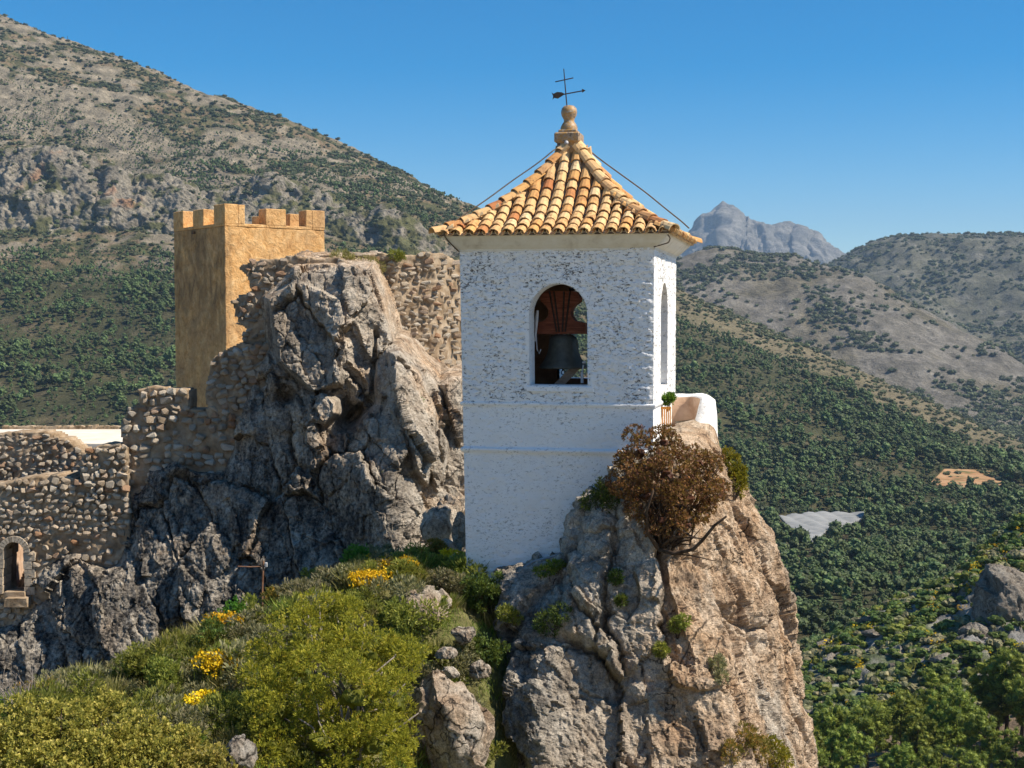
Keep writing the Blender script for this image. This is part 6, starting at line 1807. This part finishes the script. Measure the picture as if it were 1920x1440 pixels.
# ---------------------------------------------------------------- plants on the spire
def on_spire(px, py):
    h = shoot(px, py, SPIRE_BV); return np.array(h) if h else at(px, py, 19.2)
c = on_spire(1235, 1030)
rb = [(1200, 850, 19.3, 48, 40), (1245, 830, 19.3, 40, 32), (1185, 895, 19.1, 40, 40), (1250, 890, 18.9, 60, 50), (1310, 870, 19.2, 42, 38), (1330, 905, 19.2, 26, 32), (1215, 930, 18.8, 50, 38), (1290, 935, 18.7, 55, 42), (1330, 940, 19.0, 25, 30), (1240, 975, 18.7, 40, 28), (1290, 985, 18.7, 32, 22), (1165, 870, 19.3, 18, 20), (1190, 820, 19.4, 12, 14), (1335, 860, 19.4, 16, 18), (1262, 812, 19.5, 22, 14)]
lob = lobes_px(c, rb)
shrub('russet_bush', c, lob, 4200, 6, 0.042, 0.020, 'russet', 1701, 'big round russet-leaved bush rooted in the top of the rock spire', spread=1.0, up=0.25, stem=0.022, shell=0.25, clump=(170, (0.06, 0.12)), core=0.2)
e = bpy.data.objects['russet_bush']
mb = MB()
for pts, rad in (([(1235, 1030), (1265, 1038), (1300, 1030), (1318, 1012), (1340, 985), (1362, 968)], 0.035), ([(1235, 1030), (1215, 1000), (1212, 960), (1225, 920)], 0.032), ([(1265, 1038), (1300, 1042), (1340, 1052)], 0.016), ([(1300, 1008), (1270, 990), (1262, 950)], 0.018), ([(1235, 1028), (1262, 1006), (1300, 1008), (1318, 1010)], 0.02)):
    mb.tube([at(x, y, 18.75 - 0.1 * k) - c for k, (x, y) in enumerate(pts)], np.linspace(rad, rad * 0.45, len(pts)), 6)
mb.build('branch', M['bark'], e, True)
SPS = [(1375, 935, [(1378, 905, 20.9, 24, 32), (1372, 870, 20.9, 18, 22), (1366, 850, 20.9, 10, 12), (1388, 890, 20.9, 12, 20)], 'gold_leaf', 700, 'golden-green shrub on the outer edge of the rock spire'),
       (1125, 960, [(1112, 940, 19.6, 24, 22), (1130, 925, 19.6, 22, 18), (1150, 940, 19.4, 26, 22), (1128, 905, 19.7, 10, 10)], 'dark_leaf', 420, 'dark green shrub on the shoulder of the rock against the tower wall'),
       (1395, 1410, [(1395, 1385, 17.6, 34, 30), (1420, 1405, 17.6, 30, 28), (1370, 1410, 17.6, 22, 22)], 'rust_leaf', 500, 'rust-tipped bush low on the sunlit flank of the spire'),
       (1455, 1430, [(1450, 1410, 19.0, 28, 30), (1470, 1425, 19.0, 16, 22)], 'gold_leaf', 380, 'yellow-green bush at the foot of the spire flank'),
       (1270, 1190, [(1268, 1172, 18.2, 14, 14), (1282, 1165, 18.3, 12, 14)], 'olive', 160, 'small olive tuft on the pale shoulder of the spire'),
       (1345, 1260, [(1345, 1245, 18.3, 16, 18), (1352, 1270, 18.2, 12, 14)], 'grey_leaf', 170, 'grey-green tuft in a cleft of the spire'),
       (1240, 1230, [(1240, 1218, 18.2, 14, 12)], 'olive', 120, 'sparse olive tuft in the middle of the spire face'),
       (950, 1165, [(948, 1150, 19.3, 18, 14), (965, 1158, 19.2, 14, 12)], 'olive', 180, 'olive tuft on the left edge of the spire'),
       (1035, 1090, [(1022, 1070, 19.5, 22, 9), (1040, 1060, 19.5, 18, 10)], 'green_grass', 200, 'grassy ledge plant where the white wall meets the rock'),
       (1040, 1180, [(1030, 1170, 18.6, 30, 26), (1050, 1150, 18.6, 22, 20)], 'dark_leaf', 320, 'dark shaded shrub on the left face of the spire'),
       (1155, 1090, [(1155, 1082, 18.6, 12, 14)], 'dark_leaf', 130, 'tiny dark tuft below the russet bush'),
       (1252, 752, [(1250, 750, 21.0, 11, 9), (1258, 745, 21.0, 8, 7)], 'fresh_leaf', 200, 'fresh green pot plant above the orange gate'),
       (1168, 1118, [(1165, 1125, 18.5, 10, 9)], 'dark_leaf', 90, 'second tiny dark tuft on the spire under the russet bush')]
for k, (x, y, spec, mt, n_, lb) in enumerate(SPS):
    c = on_spire(x, y) if k != 11 else at(x, 762, 20.95)
    sp2 = []
    for (a, b, Y, rx, ry) in spec:
        h = shoot(a, b, SPIRE_BV)
        sp2.append((a, b, (h.y - 0.06) if (h is not None and k not in (0, 1, 11)) else Y, rx, ry))
    shrub('rock_shrub', c, lobes_px(c, sp2), n_, 6, 0.05, 0.016, mt, 1720 + k, lb, spread=0.9, up=0.4, stem=0.008, shell=0.35)
# tufts on the crag and wall tops
TUF = [(690, 500, 31.0, 26, 'dry_grass', 'dry grass tuft on top of the rubble wall above the crag'), (640, 484, 30.8, 20, 'dry_grass', 'small dry tuft on the left of the wall top'), (676, 555, 29.6, 8, 'fresh_leaf', 'bright green tuft in the upper crag'),
       (779, 750, 28.4, 8, 'fresh_leaf', 'bright green tuft on the lit slab of the crag'), (727, 885, 27.6, 8, 'olive', 'small tuft on the lower ledge of the crag'), (742, 478, 31.1, 12, 'olive', 'small green plant on the rubble wall top')]
for k, (x, y, Y, rr, mt, lb) in enumerate(TUF):
    c = at(x, y + rr * 0.6, Y)
    shrub('wall_plant', c, lobes_px(c, [(x, y, Y, rr, rr * 0.7), (x + rr * 0.7, y + 3, Y, rr * 0.6, rr * 0.5)]), 30 + rr * 9, 6, 0.09, 0.013, mt, 1760 + k, lb, spread=0.8, up=0.6, stem=0.006, shell=0.3)

# ---------------------------------------------------------------- netted orchard and ploughed terraces in the valley
m_net = m_simple('pale_net', [(0.3, (0.19, 0.2, 0.2)), (0.7, (0.30, 0.30, 0.29))], 0.08, 0.8, 0.2, 0.2, 0.1, vscale=(1, 4, 1))
gx = np.arange(1456, 1626, 2.0); gy = np.arange(973, 1032, 1.0); X, Yq = np.meshgrid(gx, gy); ok = poly_sd(X, Yq, NET) < 0
V = np.zeros((X.size, 3)); bad = np.zeros(X.size, bool)
for i, (a, b) in enumerate(zip(X.ravel(), Yq.ravel())):
    h = shoot(a, b)
    if h is None: bad[i] = True
    else: V[i] = (h.x, h.y, h.z)
cN = V[ok.ravel() & ~bad].mean(0)
ridge = np.abs(np.sin((V[:, 0] * 0.8 + V[:, 1] * 0.35) * math.pi / 9.0))
sag = 4.0 + 0.9 * ridge + 0.2 * fbm(V / 6.0, 2, 4)
ok &= ~bad.reshape(ok.shape)
kf = ok[:-1, :-1] & ok[1:, 1:] & ok[:-1, 1:] & ok[1:, :-1]
e = empty('netted_orchard', V3(cN)); tag(e, 'pale grey ribbed netting stretched over an orchard among the valley pines', 'netting')
Vn, Fn, _ = compact(np.column_stack([V[:, :2], V[:, 2] + sag]) - cN, grid_faces(len(gy), len(gx), kf, flip=True))
Vn, Fn, _ = skirt(Vn, Fn, (0, 0, -1.2)); obj('net', Vn, Fn, m_net, e, smooth_shade=True)
idx = np.flatnonzero(ok.ravel())[::260]
for k in idx:
    p = V[k] - cN; mb = MB(); mb.tube([p + np.array((0, 0, -0.5)), p + np.array((0, 0, 4.2))], 0.09, 5); mb.build('post', M['grey_wood'], e)
m_field = m_simple('ploughed_orange_soil', [(0.36, (0.13, 0.12, 0.05)), (0.46, (0.33, 0.18, 0.09)), (0.56, (0.40, 0.25, 0.14)), (0.66, (0.22, 0.20, 0.09))], 0.09, 0.95, 0.1, 0.5, 0.3, vscale=(0.6, 3, 1))
def patch(name, poly_px, mat, label, cat, lift=0.6):
    gx = np.arange(min(p[0] for p in poly_px), max(p[0] for p in poly_px) + 1, 1.6); gy = np.arange(min(p[1] for p in poly_px), max(p[1] for p in poly_px) + 1, 0.8)
    X, Yq = np.meshgrid(gx, gy); ok = poly_sd(X, Yq, poly_px) < 0
    V = np.zeros((X.size, 3)); bad = np.zeros(X.size, bool)
    for i, (a, b) in enumerate(zip(X.ravel(), Yq.ravel())):
        h = shoot(a, b)
        if h is None: bad[i] = True
        else: V[i] = (h.x, h.y, h.z + lift)
    ok &= ~bad.reshape(ok.shape)
    kf = ok[:-1, :-1] & ok[1:, 1:] & ok[:-1, 1:] & ok[1:, :-1]
    V, Fq, _ = compact(V, grid_faces(len(gy), len(gx), kf, flip=True)); V, Fq, _ = skirt(V, Fq, (0, 0, -1.5))
    return tag(obj(name, V, Fq, mat), kind='structure')
patch('ploughed_field', FIELD, m_field, '', '')
patch('dirt_bank', [(1618, 978), (1645, 974), (1640, 986), (1622, 996), (1606, 996)], m_field, '', '')

# loose limestone rocks on the spur
RK = []
for k in range(6):
    r = np.random.default_rng(1800 + k); Vb, Fb = ico(3)
    for q in range(9):
        nrm = rand_dirs(1, r)[0]; h = r.uniform(0.3, 0.7); dd_ = Vb @ nrm; Vb = Vb - np.outer(np.maximum(dd_ - h, 0), nrm)
    Vb = Vb * (1 + 0.1 * fbm(Vb * 2.2, 3, 1800 + k)[:, None]) * np.array((1, 1, 0.75))
    RK.append(mesh_data('limestone_rock', Vb, Fb, M['far_limestone'], attrs={'stain': np.full(len(Vb), 0.1), 'ochre': np.full(len(Vb), 0.08)}))
P = scatter(GF, 900, 83, (14, 130)); pxq, pyq = proj(P); gq = fbm(P / 12.0, 4, 151) * 0.5 + 0.5
P = P[(gq < 0.5) & (pxq > 1470) & (pxq < 1930)][:60]
r = np.random.default_rng(1850)
for p in P:
    o = link('limestone_rock', RK[r.integers(6)]); s_ = 0.7 + 2.2 * r.random() ** 2; o.location = V3(p) - Vector((0, 0, 0.35 * s_)); o.scale = (s_ * r.uniform(.8, 1.9), s_ * r.uniform(.7, 1.3), s_ * r.uniform(0.6, 1.2)); o.rotation_euler = (r.normal() * .3, r.normal() * .3, r.uniform(0, 6.28))
    tag(o, 'grey limestone rock jutting from the green scrub of the rocky spur', 'rock', 'rocks jutting from the spur')

for k, (x, y, Y, a) in enumerate([(1892, 1165, 207, (7.5, 5, 8.0)), (1846, 1222, 201, (4.5, 4, 5.0)), (1930, 1235, 200, (6, 4, 6.5)), (1790, 1250, 198, (3.2, 3, 2.6))]):
    o = boulder('rock_outcrop', at(x, y, Y), a, 1900 + k, 'large grey limestone outcrop breaking from the flank of the rocky spur', 0.15, 0.2, 70, (0.3, 0, -1), 1.3, 'rock', 'outcrops on the spur'); o.data.materials[0] = M['far_limestone']

# mast on the mountain ridge
mp = at(127, 100, 2290.0); e = empty('radio_mast', V3(mp)); tag(e, 'thin radio mast on the mountain skyline', 'mast')
mb = MB(); mb.tube([(0, 0, -8), (0, 0, 28)], 0.35, 5); mb.box((0, 0, 20), (3, .3, .3)); mb.build('mast_pole', M['iron'], e)

# ---------------------------------------------------------------- air: even haze round camera and country
hz = Mt('haze_air'); nt = hz.t
nt.nodes.remove(hz.b)
pv = nt.nodes.new('ShaderNodeVolumePrincipled')
pv.inputs['Color'].default_value = (0.5, 0.72, 1.0, 1)
pv.inputs['Density'].default_value = 5.0e-5
pv.inputs['Anisotropy'].default_value = 0.0
nt.links.new(pv.outputs[0], hz.out.inputs['Volume'])
mb = MB(); mb.box((0, 5500, 150), (16000, 18000, 1900))
hazeo = mb.build('haze', hz.m); tag(hazeo, 'thin blue haze over the valley', 'haze', kind='stuff')
